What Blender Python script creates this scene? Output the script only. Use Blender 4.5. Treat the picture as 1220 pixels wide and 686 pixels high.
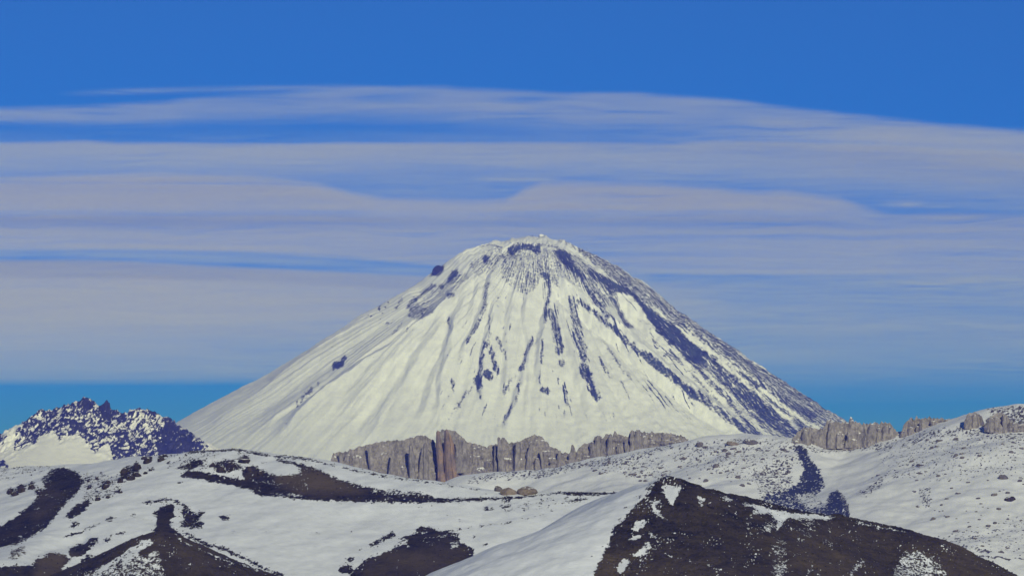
import bpy, math
import numpy as np
from math import radians as R

S = bpy.context.scene
COL = S.collection
for o in list(bpy.data.objects):
    bpy.data.objects.remove(o)

# ------------------------------------------------------------------ camera
F = 4968.0                       # focal length in photograph pixels (1220 wide, about 14 degrees)
CX, CY, HOR = 610.0, 343.0, 640.0
PITCH = math.atan((HOR - CY) / F)
SP, CP = math.sin(PITCH), math.cos(PITCH)
cam_d = bpy.data.cameras.new("camera")
cam_d.sensor_fit = 'HORIZONTAL'
cam_d.sensor_width = 36.0
cam_d.lens = 36.0 * F / 1220.0
cam_d.clip_start = 1.0
cam_d.clip_end = 900000.0
cam = bpy.data.objects.new("camera", cam_d)
cam.location = (0, 0, 0)
cam.rotation_euler = (math.pi / 2 + PITCH, 0, 0)
COL.objects.link(cam)
S.camera = cam

# ------------------------------------------------------------------ light
SUN_EL, SUN_AZ = 21.0, -14.0      # azimuth: degrees to the left of straight behind the camera
SUNV = np.array([-math.cos(R(SUN_EL)) * math.sin(R(SUN_AZ)),
                 -math.cos(R(SUN_EL)) * math.cos(R(SUN_AZ)), math.sin(R(SUN_EL))])
sl = bpy.data.lights.new("sun", 'SUN')
sl.energy = 3.1
sl.angle = R(0.5)
sl.color = (1.0, 0.985, 0.93)
sun = bpy.data.objects.new("sun", sl)
sun.rotation_euler = (R(90 - SUN_EL), 0, R(-SUN_AZ))
COL.objects.link(sun)

W = bpy.data.worlds.new("World")
S.world = W
W.use_nodes = True
nt = W.node_tree
bg = nt.nodes['Background']
sky = nt.nodes.new('ShaderNodeTexSky')
sky.sky_type = 'NISHITA'
sky.sun_disc = False
sky.sun_elevation = R(SUN_EL)
sky.sun_rotation = R(180 + SUN_AZ)
sky.altitude = 20000
sky.air_density = 3.0
sky.dust_density = 0.0
sky.ozone_density = 9.0
hs = nt.nodes.new('ShaderNodeHueSaturation')
hs.inputs['Saturation'].default_value = 1.03
hs.inputs['Hue'].default_value = 0.5
hs.inputs['Value'].default_value = 1.0
nt.links.new(sky.outputs[0], hs.inputs['Color'])
nt.links.new(hs.outputs[0], bg.inputs['Color'])
bg.inputs['Strength'].default_value = 0.119

S.view_settings.view_transform = 'Standard'
S.view_settings.look = 'None'
S.view_settings.exposure = 0.0
S.view_settings.gamma = 1.0
S.view_settings.use_curve_mapping = False
cy = S.cycles
cy.use_denoising = True
cy.max_bounces = 5
cy.diffuse_bounces = 3
cy.volume_bounces = 0
cy.transparent_max_bounces = 40

HAZE_DENSITY = 2.45e-5
HAZE_COLOR = (0.10, 0.14, 1.0)

# ------------------------------------------------------------------ maths helpers
def proj(X, Y, Z):
    dep = Y * CP + Z * SP
    return CX + F * X / dep, CY - F * (-Y * SP + Z * CP) / dep

def unproj(px, py, Y):
    xc, yc = (np.asarray(px, float) - CX) / F, (CY - np.asarray(py, float)) / F
    dy, dz = CP - yc * SP, SP + yc * CP
    t = Y / dy
    return xc * t, np.zeros_like(xc) + Y, dz * t

def _hash(ix, iy, seed):
    h = (ix.astype(np.uint32) * np.uint32(374761393) + iy.astype(np.uint32) * np.uint32(668265263)
         + np.uint32((seed * 974711 + 12345) & 0xffffffff))
    h = (h ^ (h >> np.uint32(13))) * np.uint32(1274126177)
    return h ^ (h >> np.uint32(16))

def noise(x, y, seed=0):
    x = np.asarray(x, float); y = np.asarray(y, float)
    x, y = np.broadcast_arrays(x, y)
    fx, fy = np.floor(x), np.floor(y)
    ix, iy = fx.astype(np.int64), fy.astype(np.int64)
    u, v = x - fx, y - fy
    su, sv = u * u * u * (u * (u * 6 - 15) + 10), v * v * v * (v * (v * 6 - 15) + 10)
    def g(dx, dy):
        a = _hash((ix + dx) & 0xffffffff, (iy + dy) & 0xffffffff, seed).astype(np.float64) * (2 * math.pi / 4294967296.0)
        return np.cos(a) * (u - dx) + np.sin(a) * (v - dy)
    a = g(0, 0) * (1 - su) + g(1, 0) * su
    b = g(0, 1) * (1 - su) + g(1, 1) * su
    return 1.45 * (a * (1 - sv) + b * sv)

def fbm(x, y, octs=4, seed=0, gain=0.5, lac=2.03):
    s, a, n = 0.0, 1.0, 0.0
    for k in range(octs):
        s = s + a * noise(x, y, seed + k * 17)
        n += a; a *= gain; x = x * lac + 3.1; y = y * lac + 1.7
    return s / n * 1.5

def ridged(x, y, octs=4, seed=0, gain=0.5, lac=2.03):
    s, a, n = 0.0, 1.0, 0.0
    for k in range(octs):
        s = s + a * (1 - np.abs(noise(x, y, seed + k * 17)) * 1.6)
        n += a; a *= gain; x = x * lac + 3.1; y = y * lac + 1.7
    return s / n

def sstep(a, b, x):
    t = np.clip((x - a) / (b - a), 0, 1)
    return t * t * (3 - 2 * t)

# ------------------------------------------------------------------ ground cover maps
class Cover:
    """Where the ground is bare of snow; read once per mesh vertex and stored on the mesh."""
    def __init__(s, x0, y0, x1, y1, k=2.0):
        s.x0, s.y0, s.k = x0, y0, k
        s.w, s.h = int((x1 - x0) * k), int((y1 - y0) * k)
        s.a = np.zeros((s.h, s.w), np.float32)
    def _win(s, ax, ay, bx, by):
        i0, i1 = max(0, int((ay - s.y0) * s.k)), min(s.h, int((by - s.y0) * s.k) + 2)
        j0, j1 = max(0, int((ax - s.x0) * s.k)), min(s.w, int((bx - s.x0) * s.k) + 2)
        if i1 <= i0 or j1 <= j0:
            return None
        yy, xx = np.mgrid[i0:i1, j0:j1]
        return slice(i0, i1), slice(j0, j1), xx / s.k + s.x0, yy / s.k + s.y0
    def _put(s, sl, m, v):
        w = s.a[sl[0], sl[1]]
        if v >= 0:
            np.maximum(w, m * v, out=w)
        else:
            w *= (1 + m * v)
    def poly(s, pts, v=1.0):
        P = np.array(pts, float)
        sl = s._win(*(P.min(0) - 1), *(P.max(0) + 1))
        if sl is None: return
        xx, yy = sl[2], sl[3]
        ins = np.zeros(xx.shape, bool)
        for (xa, ya), (xb, yb) in zip(P, np.roll(P, -1, 0)):
            if ya == yb: continue
            c = ((ya > yy) != (yb > yy)) & (xx < (xb - xa) * (yy - ya) / (yb - ya) + xa)
            ins ^= c
        s._put(sl, ins.astype(np.float32), v)
    def stroke(s, pts, w, v=1.0, w2=None):
        P = np.array(pts, float)
        n = len(P) - 1
        for i in range(n):
            a, b = P[i], P[i + 1]
            wa = w if w2 is None else w + (w2 - w) * i / n
            wb = w if w2 is None else w + (w2 - w) * (i + 1) / n
            m = max(wa, wb) + 1.5
            sl = s._win(*(np.minimum(a, b) - m), *(np.maximum(a, b) + m))
            if sl is None: continue
            d = b - a
            t = np.clip(((sl[2] - a[0]) * d[0] + (sl[3] - a[1]) * d[1]) / max(1e-6, d @ d), 0, 1)
            r = np.hypot(sl[2] - a[0] - t * d[0], sl[3] - a[1] - t * d[1])
            s._put(sl, np.clip(((wa + (wb - wa) * t) * 0.5 - r) / 1.0 + 0.5, 0, 1).astype(np.float32), v)
    def blob(s, x, y, rx, ry, ang=0.0, v=1.0):
        m = max(rx, ry) + 2
        sl = s._win(x - m, y - m, x + m, y + m)
        if sl is None: return
        c, q = math.cos(R(ang)), math.sin(R(ang))
        dx, dy = sl[2] - x, sl[3] - y
        e = np.hypot((dx * c + dy * q) / rx, (-dx * q + dy * c) / ry)
        s._put(sl, np.clip((1.0 - e) * min(rx, ry) + 0.5, 0, 1).astype(np.float32), v)
    def _box(s, r):
        n = max(1, int(round(r * s.k)))
        a = s.a
        for ax in (0, 1):
            for _ in range(2):
                w = [(n, n) if q == ax else (0, 0) for q in (0, 1)]
                c = np.cumsum(np.pad(a, w, mode='edge').astype(np.float64), ax)
                c = np.concatenate([np.zeros_like(np.take(c, [0], ax)), c], ax)
                m = a.shape[ax]
                hi = np.take(c, np.arange(2 * n + 1, 2 * n + 1 + m), ax); lo = np.take(c, np.arange(0, m), ax)
                a = ((hi - lo) / (2 * n + 1)).astype(np.float32)
        return a
    def blur(s, r=1.0, wide=None, share=0.5):
        """Soften the map; with `wide`, mix in a wider blur so that edges break up into flecks."""
        b = s._box(wide) if wide else None
        s.a = s._box(r)
        if wide: s.a = s.a * (1 - share) + b * share
    def get(s, px, py):
        x = np.clip((px - s.x0) * s.k, 0, s.w - 1.001); y = np.clip((py - s.y0) * s.k, 0, s.h - 1.001)
        i, j = y.astype(int), x.astype(int)
        u, v = x - j, y - i
        a = s.a
        return ((a[i, j] * (1 - u) + a[i, j + 1] * u) * (1 - v) + (a[i + 1, j] * (1 - u) + a[i + 1, j + 1] * u) * v)

# ------------------------------------------------------------------ mesh helpers
def mesh_from(name, V, faces, mat, attrs=None, smooth=True):
    me = bpy.data.meshes.new(name)
    V = np.ascontiguousarray(V, np.float32)
    faces = np.ascontiguousarray(faces, np.int32)
    nf, k = faces.shape
    me.vertices.add(len(V)); me.vertices.foreach_set('co', V.ravel())
    me.loops.add(nf * k); me.loops.foreach_set('vertex_index', faces.ravel())
    me.polygons.add(nf)
    me.polygons.foreach_set('loop_start', np.arange(0, nf * k, k, dtype=np.int32))
    me.update(calc_edges=True)
    me.polygons.foreach_set('use_smooth', np.full(nf, smooth, bool))
    for kx, v in (attrs or {}).items():
        a = me.attributes.new(kx, 'FLOAT', 'POINT')
        a.data.foreach_set('value', np.ascontiguousarray(v, np.float32).ravel())
    if mat: me.materials.append(mat)
    me.validate()
    return me

def link(name, me, parent=None, **props):
    o = bpy.data.objects.new(name, me)
    COL.objects.link(o)
    if parent is not None: o.parent = parent
    for k, v in props.items():
        o[k] = v
    return o

def grid_faces(r, c, wrap=False):
    i, j = np.mgrid[0:r - 1, 0:(c if wrap else c - 1)]
    j2 = (j + 1) % c
    return np.stack([i * c + j, i * c + j2, (i + 1) * c + j2, (i + 1) * c + j], -1).reshape(-1, 4)

def roof(X, Y, ridges, soft=6.0):
    """Height of land built from ridge lines: each ridge is (points(px,py,dist), slope, rounding, flat length)."""
    out = None
    for pts, slope, rnd, flat in ridges:
        P = np.array([np.array(unproj(a, b, c)).ravel() for a, b, c in pts])
        best = np.full(X.shape, -1e9)
        for a, b in zip(P[:-1], P[1:]):
            d = b - a
            t = np.clip(((X - a[0]) * d[0] + (Y - a[1]) * d[1]) / (d[0] ** 2 + d[1] ** 2 + 1e-9), 0, 1)
            r = np.hypot(X - a[0] - t * d[0], Y - a[1] - t * d[1])
            q = np.sqrt(r * r + rnd * rnd) - rnd
            z = a[2] + t * d[2] - slope * flat * (1 - np.exp(-q / flat)) - 0.06 * q
            best = np.maximum(best, z)
        if out is None:
            out = best
        else:
            m = np.maximum(out, best)
            out = m + soft * np.log(np.exp((out - m) / soft) + np.exp((best - m) / soft))
    return out

# ------------------------------------------------------------------ materials
def new_mat(name):
    m = bpy.data.materials.new(name)
    m.use_nodes = True
    m.node_tree.nodes.clear()
    return m, m.node_tree

def N(nt, typ, **kw):
    n = nt.nodes.new(typ)
    for k, v in kw.items():
        if k.startswith('i_'):
            n.inputs[k[2:].replace('_', ' ')].default_value = v
        else:
            setattr(n, k, v)
    return n

def tex(nt, scale, detail=5.0, rough=0.6, vec=None):
    n = N(nt, 'ShaderNodeTexNoise')
    n.inputs['Scale'].default_value = scale
    n.inputs['Detail'].default_value = detail
    n.inputs['Roughness'].default_value = rough
    if vec is not None: nt.links.new(vec, n.inputs['Vector'])
    return n.outputs['Fac']

def math_n(nt, op, a, b=None, clamp=False):
    n = N(nt, 'ShaderNodeMath', operation=op, use_clamp=clamp)
    for k, v in enumerate((a, b)):
        if v is None: continue
        if isinstance(v, (int, float)): n.inputs[k].default_value = v
        else: nt.links.new(v, n.inputs[k])
    return n.outputs[0]

def ramp(nt, fac, stops, interp='LINEAR'):
    n = N(nt, 'ShaderNodeValToRGB')
    e = n.color_ramp.elements
    n.color_ramp.interpolation = interp
    while len(e) < len(stops): e.new(0.5)
    for q, (p, c) in zip(e, stops):
        q.position = p
        q.color = (*c, 1) if len(c) == 3 else c
    nt.links.new(fac, n.inputs[0])
    return n.outputs[0]

def mixc(nt, fac, a, b):
    n = N(nt, 'ShaderNodeMix', data_type='RGBA')
    for sock, v in ((n.inputs[0], fac), (n.inputs[6], a), (n.inputs[7], b)):
        if isinstance(v, (int, float)): sock.default_value = v
        elif isinstance(v, tuple): sock.default_value = (*v, 1)
        else: nt.links.new(v, sock)
    return n.outputs[2]

def terrain_mat(name, unit, dark, mid, tan, snow=(0.80, 0.80, 0.80), edge=0.07, rockbump=1.0, snowbump=0.25):
    """Snow over bare rock and soil; `unit` = metres covered by a pixel at that distance."""
    m, nt = new_mat(name)
    geo = N(nt, 'ShaderNodeNewGeometry')
    pos = geo.outputs['Position']
    at = N(nt, 'ShaderNodeAttribute', attribute_name='bare')
    tn = N(nt, 'ShaderNodeAttribute', attribute_name='tone')
    n1 = tex(nt, 1 / (3.2 * unit), 6, 0.65, pos)
    n2 = tex(nt, 1 / (14 * unit), 6, 0.6, pos)
    n3 = tex(nt, 1 / (60 * unit), 5, 0.55, pos)
    b = math_n(nt, 'ADD', at.outputs['Fac'], math_n(nt, 'MULTIPLY', math_n(nt, 'SUBTRACT', n1, 0.5), 1.3))
    mr = N(nt, 'ShaderNodeMapRange', interpolation_type='SMOOTHSTEP')
    nt.links.new(b, mr.inputs['Value'])
    mr.inputs['From Min'].default_value = 0.5 - edge
    mr.inputs['From Max'].default_value = 0.5 + edge
    cov = mr.outputs['Result']
    mixf = math_n(nt, 'ADD', math_n(nt, 'MULTIPLY', n1, 0.5), math_n(nt, 'MULTIPLY', n2, 0.5))
    rock = ramp(nt, mixf, [(0.40, dark), (0.59, mid)])
    tf = math_n(nt, 'ADD', math_n(nt, 'MULTIPLY', math_n(nt, 'SUBTRACT', n3, 0.5), 1.2), tn.outputs['Fac'], True)
    rock = mixc(nt, tf, rock, tan)
    dirt = ramp(nt, n2, [(0.35, tuple(0.90 * c for c in snow)), (0.6, snow)])
    col = mixc(nt, cov, dirt, rock)
    bs = N(nt, 'ShaderNodeBsdfPrincipled')
    nt.links.new(col, bs.inputs['Base Color'])
    bs.inputs['Roughness'].default_value = 0.85
    bs.inputs['Specular IOR Level'].default_value = 0.15
    mp = N(nt, 'ShaderNodeMapping')
    mp.inputs['Scale'].default_value = (0.35, 1.0, 1.0)
    mp.inputs['Rotation'].default_value = (0, 0, R(28))
    nt.links.new(pos, mp.inputs['Vector'])
    wind = tex(nt, 1 / (2.6 * unit), 4, 0.55, mp.outputs[0])      # wind ripples
    mixf = math_n(nt, 'ADD', mixf, math_n(nt, 'MULTIPLY', wind, 0.5))
    amp = math_n(nt, 'ADD', math_n(nt, 'MULTIPLY', cov, rockbump - snowbump), snowbump)
    bp = N(nt, 'ShaderNodeBump')
    bp.inputs['Distance'].default_value = 2.2 * unit
    bp.inputs['Strength'].default_value = 0.8
    nt.links.new(math_n(nt, 'MULTIPLY', mixf, amp), bp.inputs['Height'])
    nt.links.new(bp.outputs[0], bs.inputs['Normal'])
    out = N(nt, 'ShaderNodeOutputMaterial')
    nt.links.new(bs.outputs[0], out.inputs['Surface'])
    return m

M_FORE = terrain_mat('snow_and_dark_soil', 1.1, (0.004, 0.004, 0.0025), (0.056, 0.045, 0.024), (0.118, 0.088, 0.045), snow=(0.80, 0.82, 0.85), rockbump=2.4, snowbump=0.42)
M_MID = terrain_mat('snow_and_grey_scree', 2.0, (0.05, 0.047, 0.05), (0.13, 0.115, 0.11), (0.035, 0.042, 0.075), snow=(0.78, 0.79, 0.82))  # third colour: blue shade of the gully, painted over its dark soil
M_FAR = terrain_mat('snow_and_basalt', 3.0, (0.012, 0.013, 0.018), (0.04, 0.04, 0.048), (0.075, 0.072, 0.075), rockbump=1.3)
M_VOLC = terrain_mat('volcano_snow_and_rock', 6.2, (0.012, 0.013, 0.018), (0.058, 0.078, 0.096), (0.085, 0.10, 0.115), snow=(0.75, 0.77, 0.83), edge=0.24, rockbump=1.0, snowbump=0.12)

def stone_mat(name, a, b, snow_from=0.62, unit=2.0, stain=None, streak=2.6):
    m, nt = new_mat(name)
    geo = N(nt, 'ShaderNodeNewGeometry')
    tc = N(nt, 'ShaderNodeMapping')
    tc.inputs['Scale'].default_value = (1, 1, 1 / streak)
    nt.links.new(geo.outputs['Position'], tc.inputs['Vector'])
    n1 = tex(nt, 1 / (2.6 * unit), 6, 0.65, tc.outputs[0])
    n2 = tex(nt, 1 / (12 * unit), 5, 0.6, geo.outputs['Position'])
    f = math_n(nt, 'ADD', math_n(nt, 'MULTIPLY', n1, 0.6), math_n(nt, 'MULTIPLY', n2, 0.4))
    col = ramp(nt, f, [(0.36, a), (0.62, b)])
    if stain:
        col = mixc(nt, ramp(nt, n2, [(0.42, (0, 0, 0)), (0.60, (0.6, 0.6, 0.6))]), col, stain)
    sep = N(nt, 'ShaderNodeSeparateXYZ')
    nt.links.new(geo.outputs['Normal'], sep.inputs[0])
    sn = math_n(nt, 'ADD', sep.outputs['Z'], math_n(nt, 'MULTIPLY', math_n(nt, 'SUBTRACT', n1, 0.5), 0.7))
    mr = N(nt, 'ShaderNodeMapRange', interpolation_type='SMOOTHSTEP')
    nt.links.new(sn, mr.inputs['Value'])
    mr.inputs['From Min'].default_value = snow_from
    mr.inputs['From Max'].default_value = snow_from + 0.08
    col = mixc(nt, mr.outputs['Result'], col, (0.8, 0.8, 0.8))
    bs = N(nt, 'ShaderNodeBsdfPrincipled')
    nt.links.new(col, bs.inputs['Base Color'])
    bs.inputs['Roughness'].default_value = 0.9
    bs.inputs['Specular IOR Level'].default_value = 0.15
    bp = N(nt, 'ShaderNodeBump')
    bp.inputs['Distance'].default_value = 1.6 * unit
    bp.inputs['Strength'].default_value = 0.9
    nt.links.new(f, bp.inputs['Height'])
    nt.links.new(bp.outputs[0], bs.inputs['Normal'])
    out = N(nt, 'ShaderNodeOutputMaterial')
    nt.links.new(bs.outputs[0], out.inputs['Surface'])
    return m

M_CLIFF = stone_mat('grey_brown_cliff', (0.11, 0.10, 0.095), (0.33, 0.30, 0.285), 0.78)
M_STAIN = stone_mat('orange_stained_cliff', (0.12, 0.095, 0.09), (0.24, 0.19, 0.17), 0.8, stain=(0.33, 0.215, 0.13))
M_BOULD = stone_mat('grey_boulder', (0.07, 0.062, 0.06), (0.17, 0.15, 0.14), 0.86, 1.6, streak=1.0)
M_TAN = stone_mat('tan_boulder', (0.12, 0.095, 0.075), (0.26, 0.21, 0.16), 0.93, 1.6, streak=1.0)
M_DARKB = stone_mat('dark_boulder', (0.008, 0.0075, 0.006), (0.058, 0.044, 0.028), 0.84, 1.1, streak=1.0)
M_BLUER = stone_mat('black_basalt', (0.012, 0.013, 0.018), (0.04, 0.04, 0.048), 0.9, 6.0, streak=1.0)

# ------------------------------------------------------------------ ground
def build_ground():
    rr = np.concatenate([[0], np.geomspace(20, 125000, 70)])
    th = np.linspace(0, 2 * math.pi, 120, endpoint=False)
    A, B = np.meshgrid(rr, th, indexing='ij')
    X, Y = A * np.sin(B), A * np.cos(B)
    Z = -150 + 147.5 * np.exp(-(A / 600) ** 2) + fbm(X / 900, Y / 900, 4, 5) * np.clip(A / 3000, 0, 1) * 8
    V = np.stack([X, Y, Z], -1).reshape(-1, 3)
    bare = 0.35 + 0.3 * fbm(X / 260, Y / 260, 4, 8)
    me = mesh_from('ground', V, grid_faces(len(rr), len(th), True), M_FORE, {'bare': bare, 'tone': bare * 0})
    link('ground', me, kind='structure', label='snowy plain with bare brown soil between the ranges')
build_ground()

def build_land(name, label, ridges, px0, px1, y0, y1, ncol, nrow, mat, rough, cover=None, seed=0, soft=6.0, hmap=None, tonef=None, floor=-175, warp=2.6, nz=0.30, post=None, fleck=0.75):
    s = (np.linspace(px0, px1, ncol) - CX) / F
    ys = np.linspace(y0, y1, nrow)
    Sg, Yg = np.meshgrid(s, ys)
    Xg = Sg * Yg
    Z = roof(Xg, Yg, ridges, soft)
    if hmap is not None:
        a, b = proj(Xg, Yg, Z)
        Z = Z + hmap(a, b, Xg, Yg)
    c0 = cover.get(*proj(Xg, Yg, Z)) if cover is not None else 0 * Z + 1
    for wl, amp, kind in rough:
        f = ridged if kind == 'r' else fbm
        Z = Z + amp * (f(Xg / wl, Yg / wl, 4, seed + int(wl)) - (0.5 if kind == 'r' else 0)) * sstep(-170, -60, Z) * (0.12 + 0.88 * np.clip(c0, 0, 1) if wl < 60 else 1)
    Z = np.maximum(Z, floor - 5 * np.abs(noise(Xg / 200, Yg / 200, 3)))
    px, py = proj(Xg, Yg, Z)
    mpp = Yg / F
    U = np.cumsum(np.hypot(np.diff(Yg, axis=0, prepend=Yg[:1]), np.diff(Z, axis=0, prepend=Z[:1])), 0)   # distance along the ground
    if cover is not None:
        wx = warp * fbm(Xg / mpp / 7, U / mpp / 10, 4, seed + 41)
        wy = warp * 0.6 * fbm(Xg / mpp / 7, U / mpp / 10, 4, seed + 77)
        bare = cover.get(px + wx, py + wy)
        fl = fbm(Xg / mpp / 2.6, U / mpp / 4, 3, seed + 9)
        bare = bare + (nz * fbm(Xg / mpp / 10, U / mpp / 10, 5, seed + 5, 0.66) + 0.26 * fl) * sstep(0.02, 0.2, bare)
        bare = bare - fleck * sstep(0.46, 0.85, fl + 0.45 * fbm(Xg / mpp / 30, U / mpp / 60, 2, seed + 19)) * sstep(0.6, 0.9, bare)
    else:
        bare = np.zeros_like(Z)
    if post is not None:
        bare = post(bare, px, py, Xg, U, Z)
    tone = np.zeros_like(Z) if tonef is None else tonef(px, py)
    V = np.stack([Xg, Yg, Z], -1).reshape(-1, 3)
    me = mesh_from(name, V, grid_faces(nrow, ncol), mat, {'bare': bare, 'tone': tone})
    o = link(name, me, kind='structure', label=label)
    return dict(o=o, px=px, py=py, X=Xg, Y=Yg, Z=Z)

def spot(land, x, y):
    """World point of the land that shows at photograph position x, y (nearest in depth)."""
    d = np.hypot(land['px'] - x, land['py'] - y)
    m = np.where(d < max(1.6, d.min() + 0.3), land['Y'], 1e12)
    i = np.unravel_index(np.argmin(m), m.shape)
    return np.array([land['X'][i], land['Y'][i], land['Z'][i]])

# ------------------------------------------------------------------ volcano
V0 = 31000.0
VM = V0 / F                                     # metres per photograph pixel at the cone
VX = (640 - CX) / F * V0
PL = np.array([(0, 280.5), (10, 281), (30, 284), (50, 287), (65, 291), (80, 296), (100, 304), (113, 312), (125, 319), (160, 346), (185, 361), (210, 375), (250, 398), (310, 432), (370, 470), (428, 504), (520, 552), (640, 600), (800, 645), (1000, 672), (1300, 690)], float)
PR = np.array([(0, 280.5), (12, 282), (30, 287), (45, 293), (60, 301), (78, 312), (95, 325), (125, 345), (160, 371), (195, 396), (230, 420), (265, 442), (300, 462), (330, 481), (360, 501), (430, 538), (520, 578), (640, 615), (800, 650), (1000, 675), (1300, 690)], float)

class Lines:
    """Ridges and gullies that run down the cone, given along traced lines."""
    def __init__(s): s.l = []
    def ridge(s, pts, wl, wr, a, rec=None, dx=4.0):      # gentle side right, steep side left of the crest
        s.l.append((np.array(pts, float) + np.array([dx, 0.0]), wl, wr, a, rec or wl))
    def gully(s, pts, w, a):
        s.l.append((np.array(pts, float), w, None, a, w))
    def eval(s, px, py):
        h = np.zeros_like(px)
        for P, wl, wr, a, rec in s.l:
            m = 3.2 * max(wl, wr or 0, rec)
            k = (px > P[:, 0].min() - m) & (px < P[:, 0].max() + m) & (py > P[:, 1].min() - m) & (py < P[:, 1].max() + m)
            if not k.any(): continue
            x, y = px[k], py[k]
            bd = np.full(x.shape, 1e9); sg = np.zeros_like(bd); tt = np.zeros_like(bd)
            n = len(P) - 1
            for i in range(n):
                A, B = P[i], P[i + 1]; d = B - A
                t0 = ((x - A[0]) * d[0] + (y - A[1]) * d[1]) / (d @ d)
                t = np.clip(t0, 0, 1)
                ex, ey = x - A[0] - t * d[0], y - A[1] - t * d[1]
                r = np.hypot(ex, ey)
                q = r < bd
                bd = np.where(q, r, bd)
                sg = np.where(q, np.sign(ex * d[1] - ey * d[0]), sg)
                tt = np.where(q, (i + t) / n, tt)
            env = sstep(0, 0.12, tt) * sstep(1.0, 0.75, tt)
            if wr is None:
                h[k] -= a * np.exp(-(bd / wl) ** 2) * env
            else:
                left = a * np.exp(-(bd / wl))
                right = np.where(bd < wr, a * (1 - 1.6 * bd / wr), -0.6 * a * np.exp(-(bd - wr) / rec))
                h[k] += np.where(sg < 0, right, left) * env
        return h

VL = Lines()
VL.ridge([(653, 328), (668, 343), (690, 362), (712, 380), (735, 399), (760, 421), (790, 446), (830, 476), (870, 503), (910, 528)], 24, 10, 66, 30)
VL.ridge([(640, 300), (655, 312), (680, 332), (700, 352), (716, 372), (722, 384)], 16, 8, 26)
VL.ridge([(700, 318), (725, 342), (752, 358), (775, 388), (800, 418), (830, 440), (870, 470), (905, 500)], 18, 14, 55)
VL.ridge([(735, 345), (775, 378), (820, 412), (860, 440), (900, 466), (945, 496)], 15, 12, 45)
VL.ridge([(790, 396), (840, 428), (890, 462), (930, 485), (965, 506)], 12, 10, 36)
VL.ridge([(582, 318), (581, 345), (576, 368), (566, 392), (552, 420), (541, 460)], 16, 8, 24)
VL.ridge([(586, 362), (584, 385), (578, 412), (573, 432), (570, 458), (573, 490)], 13, 7, 24)
VL.ridge([(633, 400), (622, 432), (618, 458), (606, 492), (596, 520)], 13, 7, 20)
VL.ridge([(650, 328), (652, 348), (646, 376), (642, 410), (640, 450), (640, 490)], 14, 7, 24)
VL.ridge([(660, 350), (668, 385), (682, 425), (694, 465), (705, 500)], 14, 9, 22)
VL.ridge([(534, 376), (536, 402), (534, 425), (526, 440), (520, 478), (512, 520)], 20, 7, 18)
VL.ridge([(560, 320), (520, 360), (470, 395), (430, 425), (395, 452), (353, 480), (318, 506), (285, 534)], 34, 22, 46)
VL.ridge([(575, 318), (545, 350), (515, 383), (460, 425), (400, 466), (350, 505), (315, 535)], 34, 15, 58)
VL.ridge([(500, 335), (470, 352), (430, 378), (380, 412), (330, 446), (280, 490)], 24, 16, 30)
VL.ridge([(450, 360), (400, 398), (340, 438), (270, 492), (235, 520)], 16, 14, 14)
VL.ridge([(612, 330), (606, 370), (602, 410), (600, 450), (596, 490)], 16, 7, 14)
VL.ridge([(625, 345), (622, 385), (628, 425), (626, 470), (624, 510)], 15, 6, 14)
VL.ridge([(672, 350), (684, 392), (698, 432), (714, 476), (724, 512)], 16, 8, 20)
VL.ridge([(690, 380), (712, 424), (734, 464), (752, 500)], 14, 7, 18)
VL.ridge([(706, 396), (734, 430), (764, 470), (790, 506)], 14, 7, 18)
VL.ridge([(556, 352), (540, 392), (524, 432), (506, 476), (492, 515)], 20, 8, 18)
VL.ridge([(530, 384), (506, 420), (480, 458), (452, 500), (436, 530)], 22, 10, 18)
VL.ridge([(500, 400), (470, 432), (436, 468), (398, 508)], 22, 12, 18)
VL.ridge([(566, 330), (566, 352), (560, 378), (552, 400)], 12, 6, 16)
VL.gully([(560, 335), (520, 372), (480, 400), (440, 425)], 7, 12)
for x0, y0, x1, y1, a in [(600, 350, 596, 470, 6), (612, 330, 612, 430, 5), (560, 420, 535, 520, 9), (630, 430, 628, 520, 8), (675, 440, 690, 525, 8), (720, 430, 755, 515, 9), (740, 430, 790, 510, 9), (490, 430, 450, 520, 8), (470, 440, 420, 525, 8), (540, 360, 510, 460, 6)]:
    VL.gully([(x0, y0), ((x0 + x1) / 2 + 2, (y0 + y1) / 2), (x1, y1)], 5, a)

VC = Cover(180, 260, 1060, 620)
def vs(pts, w, v=1.0, w2=None): VC.stroke(pts, w, v, w2)
# rim and upper crown
VC.poly([(606, 303), (604, 297), (608, 293), (618, 290), (634, 291), (643, 293), (644, 301), (640, 303), (632, 298), (618, 298), (611, 304)], .85)
vs([(598, 303), (602, 312), (601, 316)], 3.4, .7); VC.blob(579, 309, 4, 5, 0, .95); VC.blob(563, 316, 3, 4, 30, .6)
VC.poly([(658, 298), (672, 298), (679, 304), (684, 315), (690, 321), (697, 336), (686, 327), (676, 320), (668, 310)], .9)
vs([(684, 318), (696, 336), (704, 349), (716, 366), (724, 377)], 4, .62, 6); vs([(694, 325), (708, 343), (722, 365)], 3, .6)
vs([(640, 291), (662, 294), (690, 308), (706, 322)], 2.4, .7); vs([(667, 286), (690, 298), (712, 314)], 5, .5)
VC.poly([(690, 306), (701, 321), (716, 326), (735, 337), (751, 345), (777, 369), (805, 387), (820, 404), (842, 420), (846, 432), (826, 432), (806, 420), (798, 412), (787, 398), (773, 382), (763, 366), (751, 352), (738, 348), (726, 349), (717, 341), (706, 331)], .86)
vs([(726, 349), (735, 363), (741, 376), (746, 387), (752, 388)], 4.5, .75, 6); vs([(774, 391), (778, 404), (782, 415)], 2.2, .7)
vs([(700, 300), (735, 325), (800, 370), (870, 420), (940, 462), (1000, 500)], 15, .52, 26)
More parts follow.
